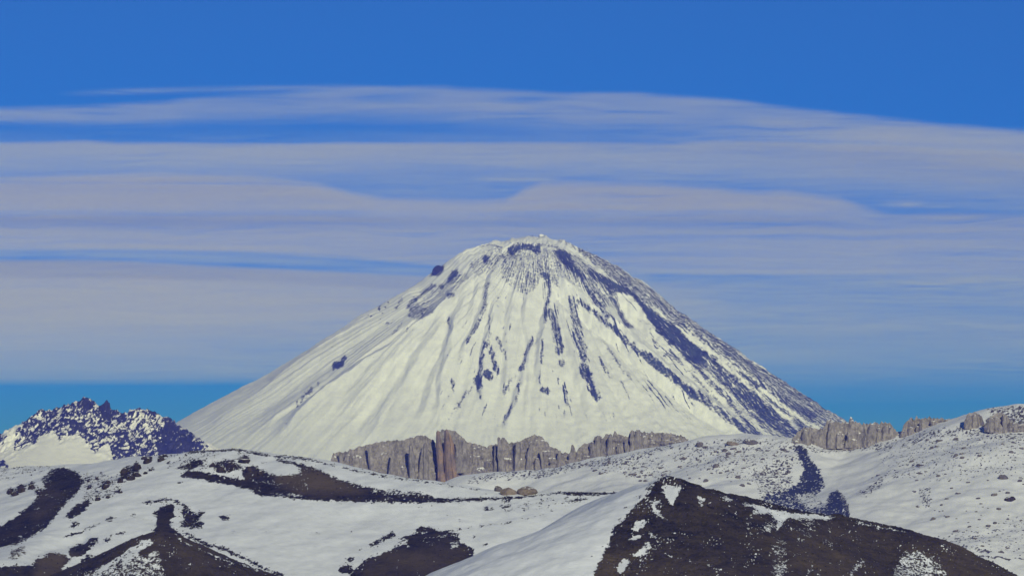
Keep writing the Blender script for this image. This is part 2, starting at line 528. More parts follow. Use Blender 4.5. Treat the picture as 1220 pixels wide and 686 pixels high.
# lower right field of broken rock
VC.poly([(806, 404), (842, 418), (900, 452), (1004, 500), (985, 525), (900, 530), (872, 500), (840, 470), (808, 440), (790, 425)], .50)
VC.poly([(880, 448), (930, 470), (975, 494), (960, 512), (935, 520), (912, 505), (893, 482), (872, 462)], .72)
for p, w, v in [([(768, 420), (785, 434), (806, 452), (830, 474)], 7, .8), ([(800, 402), (820, 428), (846, 452), (878, 480), (905, 512)], 9, .68), ([(845, 428), (880, 462), (915, 498)], 8, .75), ([(880, 446), (925, 486), (950, 512)], 9, .8), ([(835, 466), (862, 487), (890, 508), (905, 520)], 8, .75), ([(812, 424), (838, 448), (868, 475)], 6, .7)]:
    vs(p, w, v, w * 1.3)
for p in [[(800, 412), (830, 445), (862, 478), (893, 515)], [(838, 440), (868, 470), (900, 505), (915, 522)], [(858, 430), (895, 462), (935, 495), (950, 510)], [(905, 462), (945, 492), (975, 512)], [(795, 425), (838, 465), (875, 498)]]:
    vs(p, 4.5, -.75, 6)
# big rib's shaded side: its shade painted in with thin rock, as bare cover
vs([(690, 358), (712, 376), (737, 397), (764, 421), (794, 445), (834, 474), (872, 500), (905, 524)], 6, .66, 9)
# front gullies
vs([(580, 338), (579, 350), (578, 362), (572, 380), (563, 396), (557, 408)], 4.5, .68); vs([(549, 425), (546, 434)], 4, .5)
vs([(583, 376), (583, 406), (578, 412)], 2.6, .8); vs([(578, 408), (574, 427), (571, 445), (570, 456), (573, 475)], 4.2, .78, 3)
vs([(585, 414), (588, 430), (593, 443)], 6, .66); VC.blob(582, 446, 4.2, 7.5, -20, .95); vs([(593, 402), (599, 418), (604, 428)], 4, .6)
VC.blob(570, 455, 4, 9, -5, .9); vs([(635, 402), (627, 422), (620, 440)], 3.2, .78, 4.5); vs([(620, 453), (617, 470), (609, 486), (602, 498)], 3.6, .78)
vs([(617, 443), (606, 456), (600, 470)], 4, .5); vs([(653, 330), (655, 345), (651, 365), (648, 385)], 4, .78); vs([(646, 405), (645, 432)], 3.2, .9); vs([(644, 440), (643, 456)], 3, .6)
vs([(656, 372), (661, 385), (664, 400), (667, 418)], 9, .66, 10); VC.blob(669, 432, 5, 5, 0, .62); VC.blob(650, 465, 7, 4.5, 10, .66); vs([(672, 460), (676, 482)], 5, .46)
vs([(680, 355), (686, 380), (690, 400), (695, 425)], 9, .54, 11); vs([(696, 437), (701, 450), (706, 464), (712, 474)], 12, .72, 9)
vs([(714, 425), (722, 440), (730, 452)], 4, .55); vs([(740, 455), (750, 475)], 4, .5); vs([(720, 410), (735, 430), (752, 452)], 6, .42)
VC.blob(649, 328, 6, 4, 10, .75); vs([(534, 378), (537, 392)], 3, .7); vs([(538, 452), (541, 468)], 4, .56); vs([(555, 466), (545, 484), (536, 500)], 4, .5)
vs([(566, 455), (556, 470)], 3, .45); vs([(606, 488), (598, 508)], 3, .5)
VC.poly([(598, 300), (645, 300), (662, 318), (668, 345), (650, 330), (630, 352), (610, 345), (596, 330)], .36)
VC.poly([(556, 318), (575, 298), (600, 294), (604, 306), (590, 322), (570, 330)], .34); vs([(572, 294), (584, 291), (598, 295)], 2.2, .75); VC.poly([(645, 296), (690, 306), (735, 345), (740, 372), (700, 350), (668, 330)], .36)
# upper left crown
VC.poly([(512, 326), (514, 316), (520, 311), (527, 311), (529, 322), (521, 329)], 1); VC.poly([(532, 335), (536, 325), (543, 319), (546, 325), (540, 334), (534, 337)], 1)
VC.poly([(485, 376), (488, 366), (497, 360), (505, 366), (517, 365), (519, 369), (506, 378), (495, 382)], .54)
vs([(484, 366), (500, 352), (517, 340)], 4.5, .75); vs([(472, 368), (478, 355)], 4, .66); VC.blob(526, 341, 3.5, 3, 0, .9); VC.blob(536, 352, 5, 3, 0, .8)
VC.poly([(490, 372), (520, 340), (555, 322), (560, 335), (535, 352), (510, 378)], .36)
for x, y in [(462, 385), (468, 380), (474, 388), (480, 382), (486, 390), (495, 386), (470, 393)]: vs([(x, y), (x - 2.5, y + 7)], 2.2, .62)
VC.poly([(395, 437), (398, 431), (404, 430), (410, 421), (413, 424), (411, 432), (404, 440), (399, 438), (396, 443)], .9)
for x, y, h in [(354, 478, 6), (360, 472, 7), (364, 468, 6), (368, 465, 4), (371, 462, 5), (379, 455, 4)]: vs([(x, y), (x - .5, y + h)], 2.4, .9)
for x, y in [(320, 445), (396, 413), (340, 505)]: VC.blob(x, y, 2, 1.3, 0, .7)
vs([(500, 330), (470, 350), (440, 367)], 4, .42)
VC.blur(0.5, 3.5, 0.42)

def build_volcano():
    a0 = np.linspace(R(-198), R(18), 1000, endpoint=False)
    a1 = np.linspace(R(18), R(162), 60, endpoint=False)
    th = np.concatenate([a0, a1])
    rr = np.concatenate([np.linspace(0.4, 470, 300) , np.linspace(475, 1300, 40)]) * VM
    r, t = np.meshgrid(rr, th, indexing='ij')
    k = (1 + np.cos(t)) / 2
    zl = -(np.interp(rr / VM, PL[:, 0], PL[:, 1]) - HOR) * VM
    zr = -(np.interp(rr / VM, PR[:, 0], PR[:, 1]) - HOR) * VM
    Z = zl[:, None] * (1 - k) + zr[:, None] * k
    X, Y = VX + r * np.cos(t), V0 + r * np.sin(t)
    bx, by = proj(X, Y, Z)
    front = sstep(0.25, -0.05, np.sin(t))
    amp = sstep(8, 60, r / VM)
    Z = Z + 1.35 * VL.eval(bx + 3 * fbm(X / 120, Z / 160, 3, 23), by) * front
    apex = sstep(25, 110, r / VM)
    gate = 0.15 + 0.85 * sstep(-0.1, 0.5, fbm(t * 9 + 4, r / 900, 2, 14))
    fall = fbm(t * 22, r / 2600, 4, 3) * 13 * apex + ridged(t * 48 + 0.5 * fbm(t * 7, r / 500, 2, 15), r / 700, 3, 9) * (6 + 8 * sstep(-.75, -.3, np.cos(t))) * gate * apex
    right = 0.25 + 1.15 * sstep(-0.35, 0.75, np.cos(t))
    Z = Z + (fall * amp * (0.6 + 0.4 * right) - 8) * sstep(1000, 420, r / VM)
    Z = Z + fbm(X / 300, Y / 300, 4, 21) * 7 * (0.3 + right) + (ridged(X / 90, Z / 90, 4, 22) - .5) * 13 * right
    crown = sstep(330, 290, by)
    Z = Z + crown * (fbm(X / 60, Z / 60, 4, 31) * 9 + (ridged(X / 130, Z / 200, 3, 32) - .5) * 30 * np.clip((320 - by) / 15, 0, 1))
    px, py = proj(X, Y, Z)
    iso = fbm(X / 26, Z / 75, 4, 63); isf = fbm(X / 12, Z / 12, 3, 64)
    st = fbm(t * 120, r / 190, 4, 61) * apex + iso * (1 - apex); fine = 0.6 * fbm(t * 330, r / 60, 3, 62) * apex + isf * (1 - 0.5 * apex)
    wx = 2.4 * fbm(X / 42, Z / 60, 4, 51)
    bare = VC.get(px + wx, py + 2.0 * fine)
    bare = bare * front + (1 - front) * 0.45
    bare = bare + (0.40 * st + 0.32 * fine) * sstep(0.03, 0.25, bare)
    reg = sstep(-0.55, -0.1, np.cos(t)) * sstep(318, 345, py) * sstep(525, 470, py)
    thin = fbm(t * 170, r / 330, 3, 68) + 0.55 * fbm(t * 9, r / 700, 2, 69)
    bare = bare + 0.75 * sstep(0.50, 0.85, thin + 0.25 * fine) * reg * front
    bare = bare - 0.75 * sstep(0.30, 0.75, fbm(t * 260, r / 120, 3, 70)) * sstep(0.55, 0.8, bare)
    dots = fbm(X / 30, Z / 34, 3, 66) + 0.5 * fbm(X / 400, Z / 500, 2, 67)
    bare = bare + 0.8 * sstep(0.78, 1.0, dots) * sstep(500, 330, py) * front
    V = np.stack([X, Y, Z], -1).reshape(-1, 3)
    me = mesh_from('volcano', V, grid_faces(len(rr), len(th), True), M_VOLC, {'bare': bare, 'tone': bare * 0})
    return link('volcano', me, kind='structure', label='tall snow-covered volcanic cone streaked with dark rock')
volcano = build_volcano()

# ------------------------------------------------------------------ jagged far mountain on the left
LC = Cover(-120, 460, 280, 600)
LC.poly([(16, 540), (18, 514), (36, 486), (70, 472), (98, 460), (130, 460), (176, 474), (206, 486), (244, 520), (250, 545), (190, 560), (136, 560), (133, 540), (128, 527), (120, 532), (114, 541), (107, 533), (98, 521), (88, 513), (77, 519), (73, 533), (69, 520), (61, 511), (50, 517), (42, 528), (29, 534)], .60)
LC.poly([(150, 496), (166, 488), (196, 498), (198, 512), (170, 516), (150, 508)], -.2)
LC.poly([(196, 508), (204, 496), (214, 510), (224, 520), (228, 516), (236, 530), (238, 545), (190, 545), (184, 522)], 1.0)
LC.poly([(119, 500), (121, 482), (125, 476), (131, 478), (133, 488), (128, 500)], .95); LC.poly([(94, 486), (98, 474), (106, 474), (110, 484), (102, 496)], .8)
LC.poly([(138, 515), (186, 520), (182, 545), (140, 555)], .66); LC.poly([(80, 502), (100, 498), (92, 516), (80, 520)], .78); LC.poly([(40, 512), (60, 500), (72, 506), (52, 518)], .74)
LC.poly([(-120, 500), (0, 512), (8, 520), (4, 530), (-20, 528), (-120, 528)], .6); LC.poly([(-20, 548), (4, 548), (12, 556), (-20, 562)], .8)
LC.blur(0.5, 3.0, 0.4)
def lpost(bare, px, py, X, Y, Z):
    st = fbm(X / 22 + Z / 50, Z / 26, 5, 71, 0.7)
    rib = 0.6 * (ridged(X / 55 + py / 16, py / 12, 4, 203) - 0.62) + 1.0 * (ridged(X / 21 + py / 9, py / 4.5, 3, 205) - 0.6)
    return bare + (1.0 * rib + 0.30 * st) * sstep(0.05, 0.35, bare)
LCREST = [(-360, 560), (-240, 520), (-140, 500), (-60, 512), (-20, 514), (0, 517), (10, 521), (20, 518), (34, 499), (45, 491), (60, 488), (75, 483), (88, 482), (97, 476), (104, 475), (109, 480), (112, 487), (120, 488), (124, 487), (130, 487), (136, 488), (145, 492), (152, 492), (160, 488), (166, 487), (178, 491), (192, 495), (202, 499), (207, 505), (214, 513), (222, 521), (228, 519), (233, 528), (242, 542), (262, 566), (300, 600)]
def lrough(px, py, X, Y):
    k = 0.06 + 0.94 * np.clip(LR.get(px, py), 0, 1)
    z = ridged(X / 120, Y / 110 + py / 40, 4, 201) * 30 + fbm(X / 40, py / 9, 4, 202) * 10 + ridged(X / 55 + py / 16, py / 12, 4, 203) * 20 + ridged(X / 21 + py / 9, py / 4.5, 3, 205) * 8 - 35 + 14 * np.maximum(0, noise(X / 22, py * 0 + 3, 207)) * sstep(512, 488, py)
    return k * k * z
LR = Cover(-160, 440, 360, 620); LR.a[:] = LC.a[0, 0]
LR.poly([(-160, 440), (-160, 560), (0, 545), (18, 545), (30, 536), (44, 530), (60, 515), (72, 534), (90, 520), (108, 537), (132, 545), (140, 570), (300, 570), (360, 440)], 1.0); LR.blur(9)
left_mountain = build_land('jagged_mountain', 'jagged snow-dusted rocky mountain left of the volcano',
    [([(x, y, 22000 + 60 * math.sin(x * .35)) for x, y in LCREST], 0.66, 3, 900),
     ([(100, 476, 22000), (112, 512, 21890), (130, 540, 21780)], 0.7,  5, 2500),
     ([(60, 488, 22000), (45, 514, 21900), (25, 540, 21790)], 0.7,  5, 2500),
     ([(205, 502, 22000), (198, 525, 21880), (186, 550, 21790)], 0.8,  5, 2500)],
    -330, 320, 20300, 22400, 640, 300, M_FAR,
    [], LC, seed=200, soft=4, post=lpost, floor=-200, nz=.2, hmap=lrough)

# small dark knob between the right slope and the cone
build_land('rock_knoll', 'small dark blue hump at the right foot of the volcano',
    [([(851, 529, 24000), (857, 520, 24000), (864, 517, 24000), (871, 520, 24000), (877, 529, 24000)], 0.8, 8, 600)],
    835, 895, 23600, 24400, 70, 60, M_FAR, [(60, 5, 'f')], seed=240, post=lambda b, *a: b + 0.95)

# ------------------------------------------------------------------ snowy slope on the right
DC = Cover(380, 470, 1420, 720)
DC.poly([(944, 531), (957, 531), (966, 545), (978, 562), (983, 578), (972, 592), (985, 600), (1000, 606), (1003, 616), (940, 612), (904, 602), (912, 590), (930, 586), (948, 578), (957, 560), (953, 545)], .52)  # gully patch: dark soil and its shade, both laid down as bare ground
DC.poly([(946, 531), (957, 531), (966, 545), (978, 562), (980, 576), (968, 584), (950, 588), (930, 594), (925, 590), (950, 578), (960, 560), (955, 545)], .66)
DC.poly([(987, 588), (998, 583), (1006, 590), (1012, 604), (1014, 618), (985, 614)], .66)
DC.poly([(948, 588), (975, 590), (985, 604), (960, 604)], -.5)
DC.poly([(700, 545), (730, 541), (790, 545), (805, 570), (770, 573), (720, 560), (690, 556)], .24)
DC.poly([(800, 530), (850, 522), (945, 520), (960, 545), (945, 560), (900, 575), (830, 560), (800, 545)], .24)
DC.poly([(900, 560), (945, 545), (945, 590), (905, 600)], .36)
DC.poly([(1040, 530), (1120, 505), (1230, 500), (1230, 560), (1130, 575), (1060, 570)], .19)
DC.poly([(1015, 590), (1030, 582), (1060, 560), (1050, 580), (1030, 592)], .38); DC.poly([(1095, 580), (1110, 580), (1108, 606), (1095, 600)], .36)
DC.poly([(1175, 486), (1220, 482), (1260, 484), (1260, 505), (1190, 505)], .42)
DC.stroke([(1168, 662), (1200, 665), (1235, 666)], 1.8, .9); DC.stroke([(1130, 648), (1150, 652)], 4, .5); DC.stroke([(1160, 655), (1180, 657)], 4, .55)
DC.poly([(560, 596), (590, 590), (640, 580), (640, 600), (560, 600)], .30)
DC.stroke([(640, 570), (668, 562), (700, 552)], 3, .38); DC.stroke([(600, 572), (650, 566)], 3, .3)
DC.stroke([(1046, 585), (1080, 558), (1110, 545)], 2, .3)
DC.poly([(1110, 640), (1230, 610), (1230, 660), (1130, 652)], .2)
for Q in ([(560, 570), (600, 564), (655, 560), (690, 552), (745, 545), (800, 530)], [(944, 530), (985, 535), (1020, 531), (1060, 528)], [(1080, 528), (1105, 516), (1150, 510)], [(1150, 512), (1200, 518), (1240, 518)]):
    DC.stroke([(x, y + 2) for x, y in Q], 9, .34)
DC.blur(0.5, 3.0, 0.4)
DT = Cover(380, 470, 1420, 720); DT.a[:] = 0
DT.poly([(940, 531), (960, 531), (985, 565), (1000, 582), (1016, 620), (900, 620), (895, 596), (950, 570)], 1.0); DT.blob(1204, 592, 10, 6, 0, 1.0)  # blue shade in the gully and by the low boulder, painted as tone
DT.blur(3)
def dpost(bare, px, py, X, Y, Z):
    sp = fbm(X / 7, Y / 11, 3, 91)
    return bare + 0.55 * np.maximum(sp, 0) * sstep(0.05, 0.25, bare) + 0.05 * sp
DCREST = [(380, 610, 10900), (480, 592, 10800), (540, 577, 10700), (572, 564, 10650), (600, 561.5, 10650), (640, 560, 10650), (660, 556, 10650), (690, 550, 10650), (720, 546, 10650), (770, 535, 10650), (815, 527, 10650), (850, 521, 10600), (885, 519, 10600), (920, 519, 10550), (945, 522, 10500), (975, 527, 10500), (1010, 528, 10500), (1045, 524, 10500), (1065, 520, 10500), (1075, 514, 10500), (1110, 512, 10500), (1150, 509, 10450), (1172, 504, 10400), (1184, 490, 10400), (1200, 485, 10400), (1220, 483, 10400), (1290, 478, 10400), (1400, 486, 10400), (1600, 506, 10400), (2000, 560, 10300)]
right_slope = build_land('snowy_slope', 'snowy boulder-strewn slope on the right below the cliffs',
    [(DCREST, 0.34, 40, 2600),
     ([(862, 521, 10600), (880, 545, 10360), (884, 570, 10130), (880, 600, 9850)], 0.30, 70, 2600),
     ([(950, 526, 10480), (966, 545, 10340), (982, 568, 10170), (994, 592, 9990), (1014, 620, 9780)], 0.50, 16, 2600),
     ([(1120, 512, 10480), (1096, 540, 10250), (1066, 572, 9980), (1052, 605, 9700)], 0.33, 50, 2600),
     ([(1205, 485, 10400), (1190, 530, 10080), (1180, 580, 9720), (1170, 640, 9320)], 0.30, 90, 2600),
     ([(720, 547, 10650), (735, 560, 10480), (745, 576, 10300)], 0.33, 60, 2600)],
    340, 1960, 8700, 11400, 1380, 330, M_MID,
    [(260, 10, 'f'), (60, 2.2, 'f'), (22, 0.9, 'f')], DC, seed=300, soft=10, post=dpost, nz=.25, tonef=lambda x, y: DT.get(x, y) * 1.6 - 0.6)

# ------------------------------------------------------------------ snowy hill in front, left
FC = Cover(-140, 520, 900, 720)
fp, fs, fb = FC.poly, FC.stroke, FC.blob
fp([(49, 571), (59, 560), (75, 556), (91, 562), (100, 573), (91, 587), (75, 603), (57, 626), (43, 635), (23, 646), (0, 652), (-60, 662), (-60, 640), (0, 626), (14, 619), (25, 610), (41, 598), (45, 588), (55, 582)])
fs([(52, 571), (62, 563), (74, 560), (80, 568)], 2, -.6); fs([(45, 588), (60, 590), (72, 600)], 2, -.5); fs([(20, 640), (32, 634)], 2.5, -.6)
for x, y, r in [(12, 584, 3.5), (17, 586, 3.5), (25, 581, 4.5), (38, 578, 4), (46, 585, 3.5)]: fb(x, y, r * 1.2, r, -30)
fp([(76, 616), (91, 600), (107, 594), (109, 598), (98, 610), (84, 618)])
fp([(139, 573), (146, 557), (155, 554), (164, 549), (167, 560), (159, 566), (146, 573)], .75)
for x, y, rx, ry in [(177, 547, 5, 3.2), (193, 545, 5, 3.2), (126, 576, 5, 3), (107, 579, 3, 2), (115, 568, 2.5, 1.8), (105, 571, 2, 1.5), (121, 563, 2, 1.3), (116, 592, 4, 2.6), (130, 590, 2.6, 2), (142, 584, 3, 1.8), (200, 552, 3, 2), (180, 559, 4, 2), (137, 586, 2, 1.5)]: fb(x, y, rx, ry, -20)
fb(88, 625, 7, 2.4, -22); fs([(76, 639), (95, 634), (118, 624)], 3, .9); fb(131, 618, 6, 2.4, -15); fb(143, 636, 5, 1.8, -10); fs([(123, 647), (134, 636)], 3.5, .9); fb(160, 612, 4, 1.5, -15); fs([(162, 616), (180, 619)], 2, .7)
fp([(-60, 672), (0, 675), (15, 673), (38, 674), (43, 667), (61, 657), (86, 664), (75, 676), (70, 690), (70, 710), (-60, 710)])
fs([(56, 651), (70, 656), (88, 663)], 2.2, -.7)
fp([(80, 657), (86, 651), (98, 648), (109, 641), (119, 639), (114, 648), (98, 662), (86, 664)]); fp([(82, 686), (98, 666), (109, 660), (114, 662), (100, 674), (88, 686)], .9)
fp([(12, 655), (30, 650), (31, 660), (18, 666), (10, 664)], .62)
fp([(182, 610), (200, 600), (207, 600), (208, 614), (202, 621), (207, 632), (213, 640), (195, 640), (187, 628), (187, 615)])  # shadow swath above the knoll, painted in as bare ground
fp([(187, 622), (207, 630), (222, 640), (244, 657), (176, 652)])
fs([(171, 599), (200, 594), (211, 597), (223, 605)], 3.2, .9)
fp([(216, 610), (220, 600), (225, 605), (232, 610), (243, 608), (243, 616), (234, 616), (243, 623), (243, 629), (230, 630), (214, 626), (218, 619)], .8)
fs([(223, 635), (241, 646), (268, 654), (291, 664), (314, 676), (337, 685), (350, 695)], 4, .95)
fb(267.6, 616.5, 6.5, 3.4, 10, .85); fb(316, 634, 4, 1.6, 0, .75); fb(380, 635, 4, 1.6, 0, .7); fb(255, 602, 4, 1.4, 0, .6); fb(376, 651, 3, 1, 0, .6); fb(278, 633, 2, 2, 0, .55); fb(215, 575, 4, 1.6, 0, .8)
fp([(211, 567.5), (223, 561), (245, 562), (261, 566), (275, 569), (302, 573), (336, 579), (359, 584), (400, 585), (440, 588.5), (480, 592), (520, 593.5), (560, 593), (612, 591), (640, 588), (640, 590), (612, 594.5), (560, 597), (520, 598.5), (480, 598.5), (440, 597.5), (400, 596.5), (359, 595), (330, 591), (309, 590), (298, 583.5), (277, 578), (250, 574), (245, 571), (227, 569)])
fp([(211, 557), (227, 550), (241, 547), (242, 553), (230, 558)]); fp([(251, 551.6), (275, 546), (289, 555), (275, 564), (259, 562)], .78); fb(291, 547, 8, 4, 15, .85); fb(313, 551, 4, 1.6, -20, .7)
fp([(286, 562), (295, 554), (314, 559.6), (327, 566), (346, 566), (359, 562), (357, 555), (373, 557), (400, 570), (425, 577), (455, 583), (475, 584), (498, 586), (518, 591), (516, 595), (480, 593), (440, 590), (400, 587), (359, 585), (336, 579), (314, 573), (295, 571)], .9)
fp([(440, 582), (498, 585), (515, 591), (480, 592), (445, 588)], -.35)
fs([(320, 568), (330, 577)], 2.4, -.8); fs([(359, 590), (330, 588)], 3, -.7); fs([(362, 574), (366, 580)], 2, -.6); fs([(255, 575), (285, 580)], 1.6, -.7)
fs([(225, 539), (243, 537), (280, 535), (302, 539), (327, 543.6), (355, 545), (373, 548), (400, 555), (441, 564), (491, 572), (527, 576.6), (573, 583.5)], 3.4, .95, 1.6)
fs([(330, 548), (350, 551.6), (359, 554), (382, 562), (400, 571)], 3.4, .95)
fp([(418, 684), (434, 666.5), (445.5, 662), (464, 656), (475, 641), (495.5, 634.6), (498, 628), (511.5, 628), (523, 632), (545.6, 634.6), (548, 646), (566, 654), (564, 664), (548, 675.6), (545, 710), (410, 710)])
fp([(454, 650), (468, 643), (486, 641), (484, 648), (464, 655)], -.8); fb(488, 651, 3, 1.6, 0, -.8); fs([(505, 640), (540, 637)], 2.4, -.75); fp([(536, 646), (545, 642), (546, 652), (539, 656)], -.75); fs([(473, 660), (473, 682)], 1.4, -.6); fs([(496, 678), (500, 686)], 2, -.6); fs([(516, 643), (518, 647)], 2, -.7)
fb(418, 666, 7, 2.6, -20); fb(412, 678, 9, 4.5, -5); fs([(441, 649.5), (455, 643), (468, 636)], 4, .9, 7); fb(429, 655, 3, 1.2, -10)
fs([(523, 633.5), (545, 630), (564, 627), (600, 623), (640, 614), (662, 607.5)], 1.9, .85, 1.3); fb(582, 606, 6, 2.2, 0); fb(600, 603, 5, 1.3, -15, .8); fb(578.6, 648, 4, 2.2, -10); fb(565, 639, 2.6, 1.8); fb(548, 620, 3, 1.8, 0, .8); fb(498, 604, 6, 1.2, -8, .8); fb(576, 680, 5, 2.4, -15); fb(414, 633, 7, 1, 0, .6); fb(532, 613, 4, 1, 0, .6)
fp([(648, 588.6), (666, 585), (700, 584.5), (742, 585), (732, 589), (696, 590), (668, 588.6)], .95); fs([(600, 595), (625, 592), (652, 588)], 2, .9)
fs([(675, 596.5), (688, 596), (699, 593.7)], 2.2, .9); fb(652, 658.6, 7, 3.4, -30); fs([(608, 688), (618, 681), (628, 676)], 4.5, .9); fb(604, 603, 5, 1.4, -15, .7); fb(628, 599, 4, 1.2, -10, .7); fb(680, 668, 3, .9, -15, .7)
fp([(605, 650), (640, 645), (664, 655), (650, 675), (620, 690), (600, 690)], .34); fp([(590, 600), (700, 590), (690, 600), (600, 612)], .26)
fp([(-10, 545), (60, 552), (60, 560), (0, 575)], .28); fp([(100, 560), (150, 570), (140, 590), (100, 600)], .33)
fp([(200, 540), (260, 540), (250, 556), (200, 560)], .22)
FC.blur(0.5, 4.5, 0.52)
TC = Cover(-140, 520, 900, 720)
TC.poly([(330, 560), (380, 560), (440, 588), (360, 588), (325, 575)], 1.0); TC.poly([(45, 660), (80, 655), (75, 690), (40, 690)], .8); TC.poly([(40, 590), (60, 575), (80, 590), (40, 630)], .35); TC.poly([(10, 650), (35, 650), (35, 668), (10, 668)], 1.0)
TC.poly([(440, 650), (560, 650), (560, 700), (430, 700)], .35); TC.poly([(270, 540), (300, 545), (290, 560), (260, 558)], .4)
TC.stroke([(56, 652), (88, 664)], 6, 1.0)
TC.blur(4)

FL = Lines()
FL.gully([(110, 640), (60, 650), (20, 662)], 8, 5)
FL.ridge([(210, 563), (300, 570), (400, 583), (500, 592), (600, 592)], 8, 9, -3.0)
def fh(px, py, X, Y):
    return FL.eval(px, py) + 5 * np.exp(-((px - 500) / 60) ** 2 - ((py - 655) / 18) ** 2)
ECREST = [(-520, 596, 6600), (-320, 578, 6550), (-140, 565, 6500), (-40, 558, 6450), (0, 556, 6400), (60, 553, 6350), (120, 551, 6300), (160, 546, 6200), (200, 541, 6130), (240, 537, 6080), (285, 535.5, 6040), (330, 541, 6000), (370, 546, 5950), (400, 553, 5900), (450, 563, 5850), (500, 571.5, 5800), (545, 578, 5770), (600, 586, 5740), (650, 585.5, 5720), (740, 585, 5700), (820, 590, 5700), (900, 600, 5700)]
snowy_hill = build_land('snowy_hill', 'snowy rolling hill with dark bare strips in front of the volcano',
    [(ECREST, 0.26, 30, 2500),
     ([(160, 546, 6200), (140, 572, 6050), (110, 600, 5880), (60, 638, 5650), (10, 665, 5450)], 0.30, 25, 2500),
     ([(78, 556, 6300), (62, 578, 6180), (40, 605, 6040), (0, 632, 5900), (-60, 650, 5800)], 0.34, 18, 2500),
     ([(300, 556, 5960), (360, 562, 5880), (430, 578, 5800), (520, 592, 5740)], 0.36, 16, 2500)],
    -460, 900, 4850, 6650, 1330, 400, M_FORE,
    [(240, 4.5, 'f'), (60, 1.6, 'f'), (16, 0.6, 'f'), (7, .25, 'f')], FC, seed=400, soft=5, hmap=fh, tonef=TC.get, nz=.42, warp=3.4)

# ------------------------------------------------------------------ nearer bare knoll on the left
KC = Cover(-60, 580, 480, 760)
KC.a[:] = 1.0
KC.poly([(140, 664), (165, 648), (178, 640), (182, 646), (166, 657), (152, 668)], -.62); KC.poly([(100, 684), (130, 668), (190, 655), (196, 690), (100, 700)], -.50)
for x, y in [(196, 667), (183, 675), (223, 678), (242, 671), (258, 666), (247, 673), (272, 676), (280, 682), (160, 660), (172, 652), (190, 650), (148, 675), (165, 672), (176, 668), (205, 661)]:
    KC.stroke([(x, y), (x + 3, y - 5)], 2.0, -.7)
KC.stroke([(205, 630), (216, 644), (240, 655), (270, 667), (300, 676), (330, 684)], 2.0, -.8)
KC.stroke([(112, 684), (128, 673), (142, 663), (158, 652), (172, 643)], 3.2, -.75); KC.stroke([(150, 668), (164, 656), (184, 644)], 2.4, -.7)
KC.blur(0.5, 3.0, 0.4)
left_knoll = build_land('bare_knoll', 'dark brown bare knoll at the bottom left with snow specks',
    [([(60, 712, 5000), (98, 687, 5000), (118, 678, 5000), (137, 664, 5000), (152, 654, 5000), (166, 643, 5000), (182, 635, 5000), (196, 635, 5000), (212, 641, 5000), (234, 652, 4990), (268, 664, 4980), (302, 676, 4970), (339, 687, 4960), (380, 704, 4950)], 0.42, 12, 2500),
     ([(188, 636, 5000), (178, 655, 4940), (160, 690, 4850)], 0.42, 12, 2500)],
    20, 420, 4450, 5300, 480, 260, M_FORE,
    [(90, 3.4, 'r'), (30, 2.2, 'r'), (10, 0.9, 'f')], KC, seed=500, soft=4, floor=-175, tonef=lambda a, b: 0.30 + 0 * a, nz=.42)

# ------------------------------------------------------------------ dark bare hill, front right
HC = Cover(560, 540, 1600, 780)
HC.poly([(793, 560), (787, 571), (782, 576), (771, 591), (755, 603), (746, 616.5), (736, 626), (727, 637), (724, 648), (714, 669), (710, 680), (704, 700), (700, 780), (1600, 780), (1600, 540), (793, 540)])
HC.stroke([(771, 583), (777, 578), (790, 570)], 6, .62)
for x, y, rx in [(735, 626, 3), (739, 618, 2), (761, 591, 3), (722, 655, 3), (706, 662, 1.4), (745, 604, 1.5)]: HC.blob(x, y, rx, rx * .6, -20)
for p in ([(773, 596), (789, 596), (782, 603), (786, 610), (793, 616.5), (803, 623), (782, 614), (775, 603)], [(759, 619), (772, 620), (766, 628), (759, 632), (751, 632)], [(748, 644), (757, 637), (768, 635), (764, 641)], [(750, 661), (768, 650.6), (777.5, 653), (768, 660), (757, 663)], [(734, 678), (741, 664), (752, 666.5), (746, 676), (741, 684)], [(789, 577), (814, 579), (807, 589), (804, 603), (795, 597)], [(829, 590), (834, 593), (843, 594), (834, 602)], [(861, 591), (870, 592), (873, 597), (864, 597)], [(884, 598), (898, 600.5), (936.5, 610), (970.6, 612), (1000, 615), (986.6, 618.7), (964, 617.6), (936.5, 617.6), (929.7, 628), (923, 634.7), (927, 621), (918, 612), (895.6, 612), (900, 605), (886, 602)]):
    HC.poly(p, -1)
HC.blob(772, 647, 4, 2, 20, -.8); HC.blob(777, 637, 5, 2.2, 30, -.9); HC.stroke([(762, 667), (772, 676)], 2.5, -.8); HC.stroke([(787, 585), (800, 592)], 2, -.7); HC.stroke([(724, 651), (742, 648)], 2, -.7)
HC.stroke([(768, 647), (777, 653), (800, 662), (820, 668), (845, 673), (878, 687)], 1.7, -.85)
HC.stroke([(889, 618), (892, 630), (894, 637)], 3, -.6); HC.stroke([(873, 605), (879, 613)], 2, -.6); HC.poly([(908, 624), (918, 618), (925, 626), (914, 636), (908, 632)], -.5); HC.stroke([(897, 612), (892, 620)], 2.4, -.7)
HC.poly([(916, 650), (930, 638), (938, 646), (936, 690), (920, 690)], -.38); HC.poly([(922, 672), (936, 672), (934, 690), (920, 690)], -.2)
HC.poly([(950, 622), (970, 618), (966, 640), (950, 648)], -.30); HC.stroke([(987, 624), (990, 640), (989, 652)], 3, -.5); HC.stroke([(968, 674), (962, 686)], 4, -.8); HC.stroke([(951, 640), (951, 655)], 2.4, -.5); HC.stroke([(964, 622), (965, 640)], 3, -.5)
HC.stroke([(1014, 684), (1022, 674), (1029, 668)], 4, -.85); HC.poly([(1061, 690), (1068, 672), (1078, 658), (1096, 652), (1112, 664), (1130, 684), (1126, 690)], -.54)
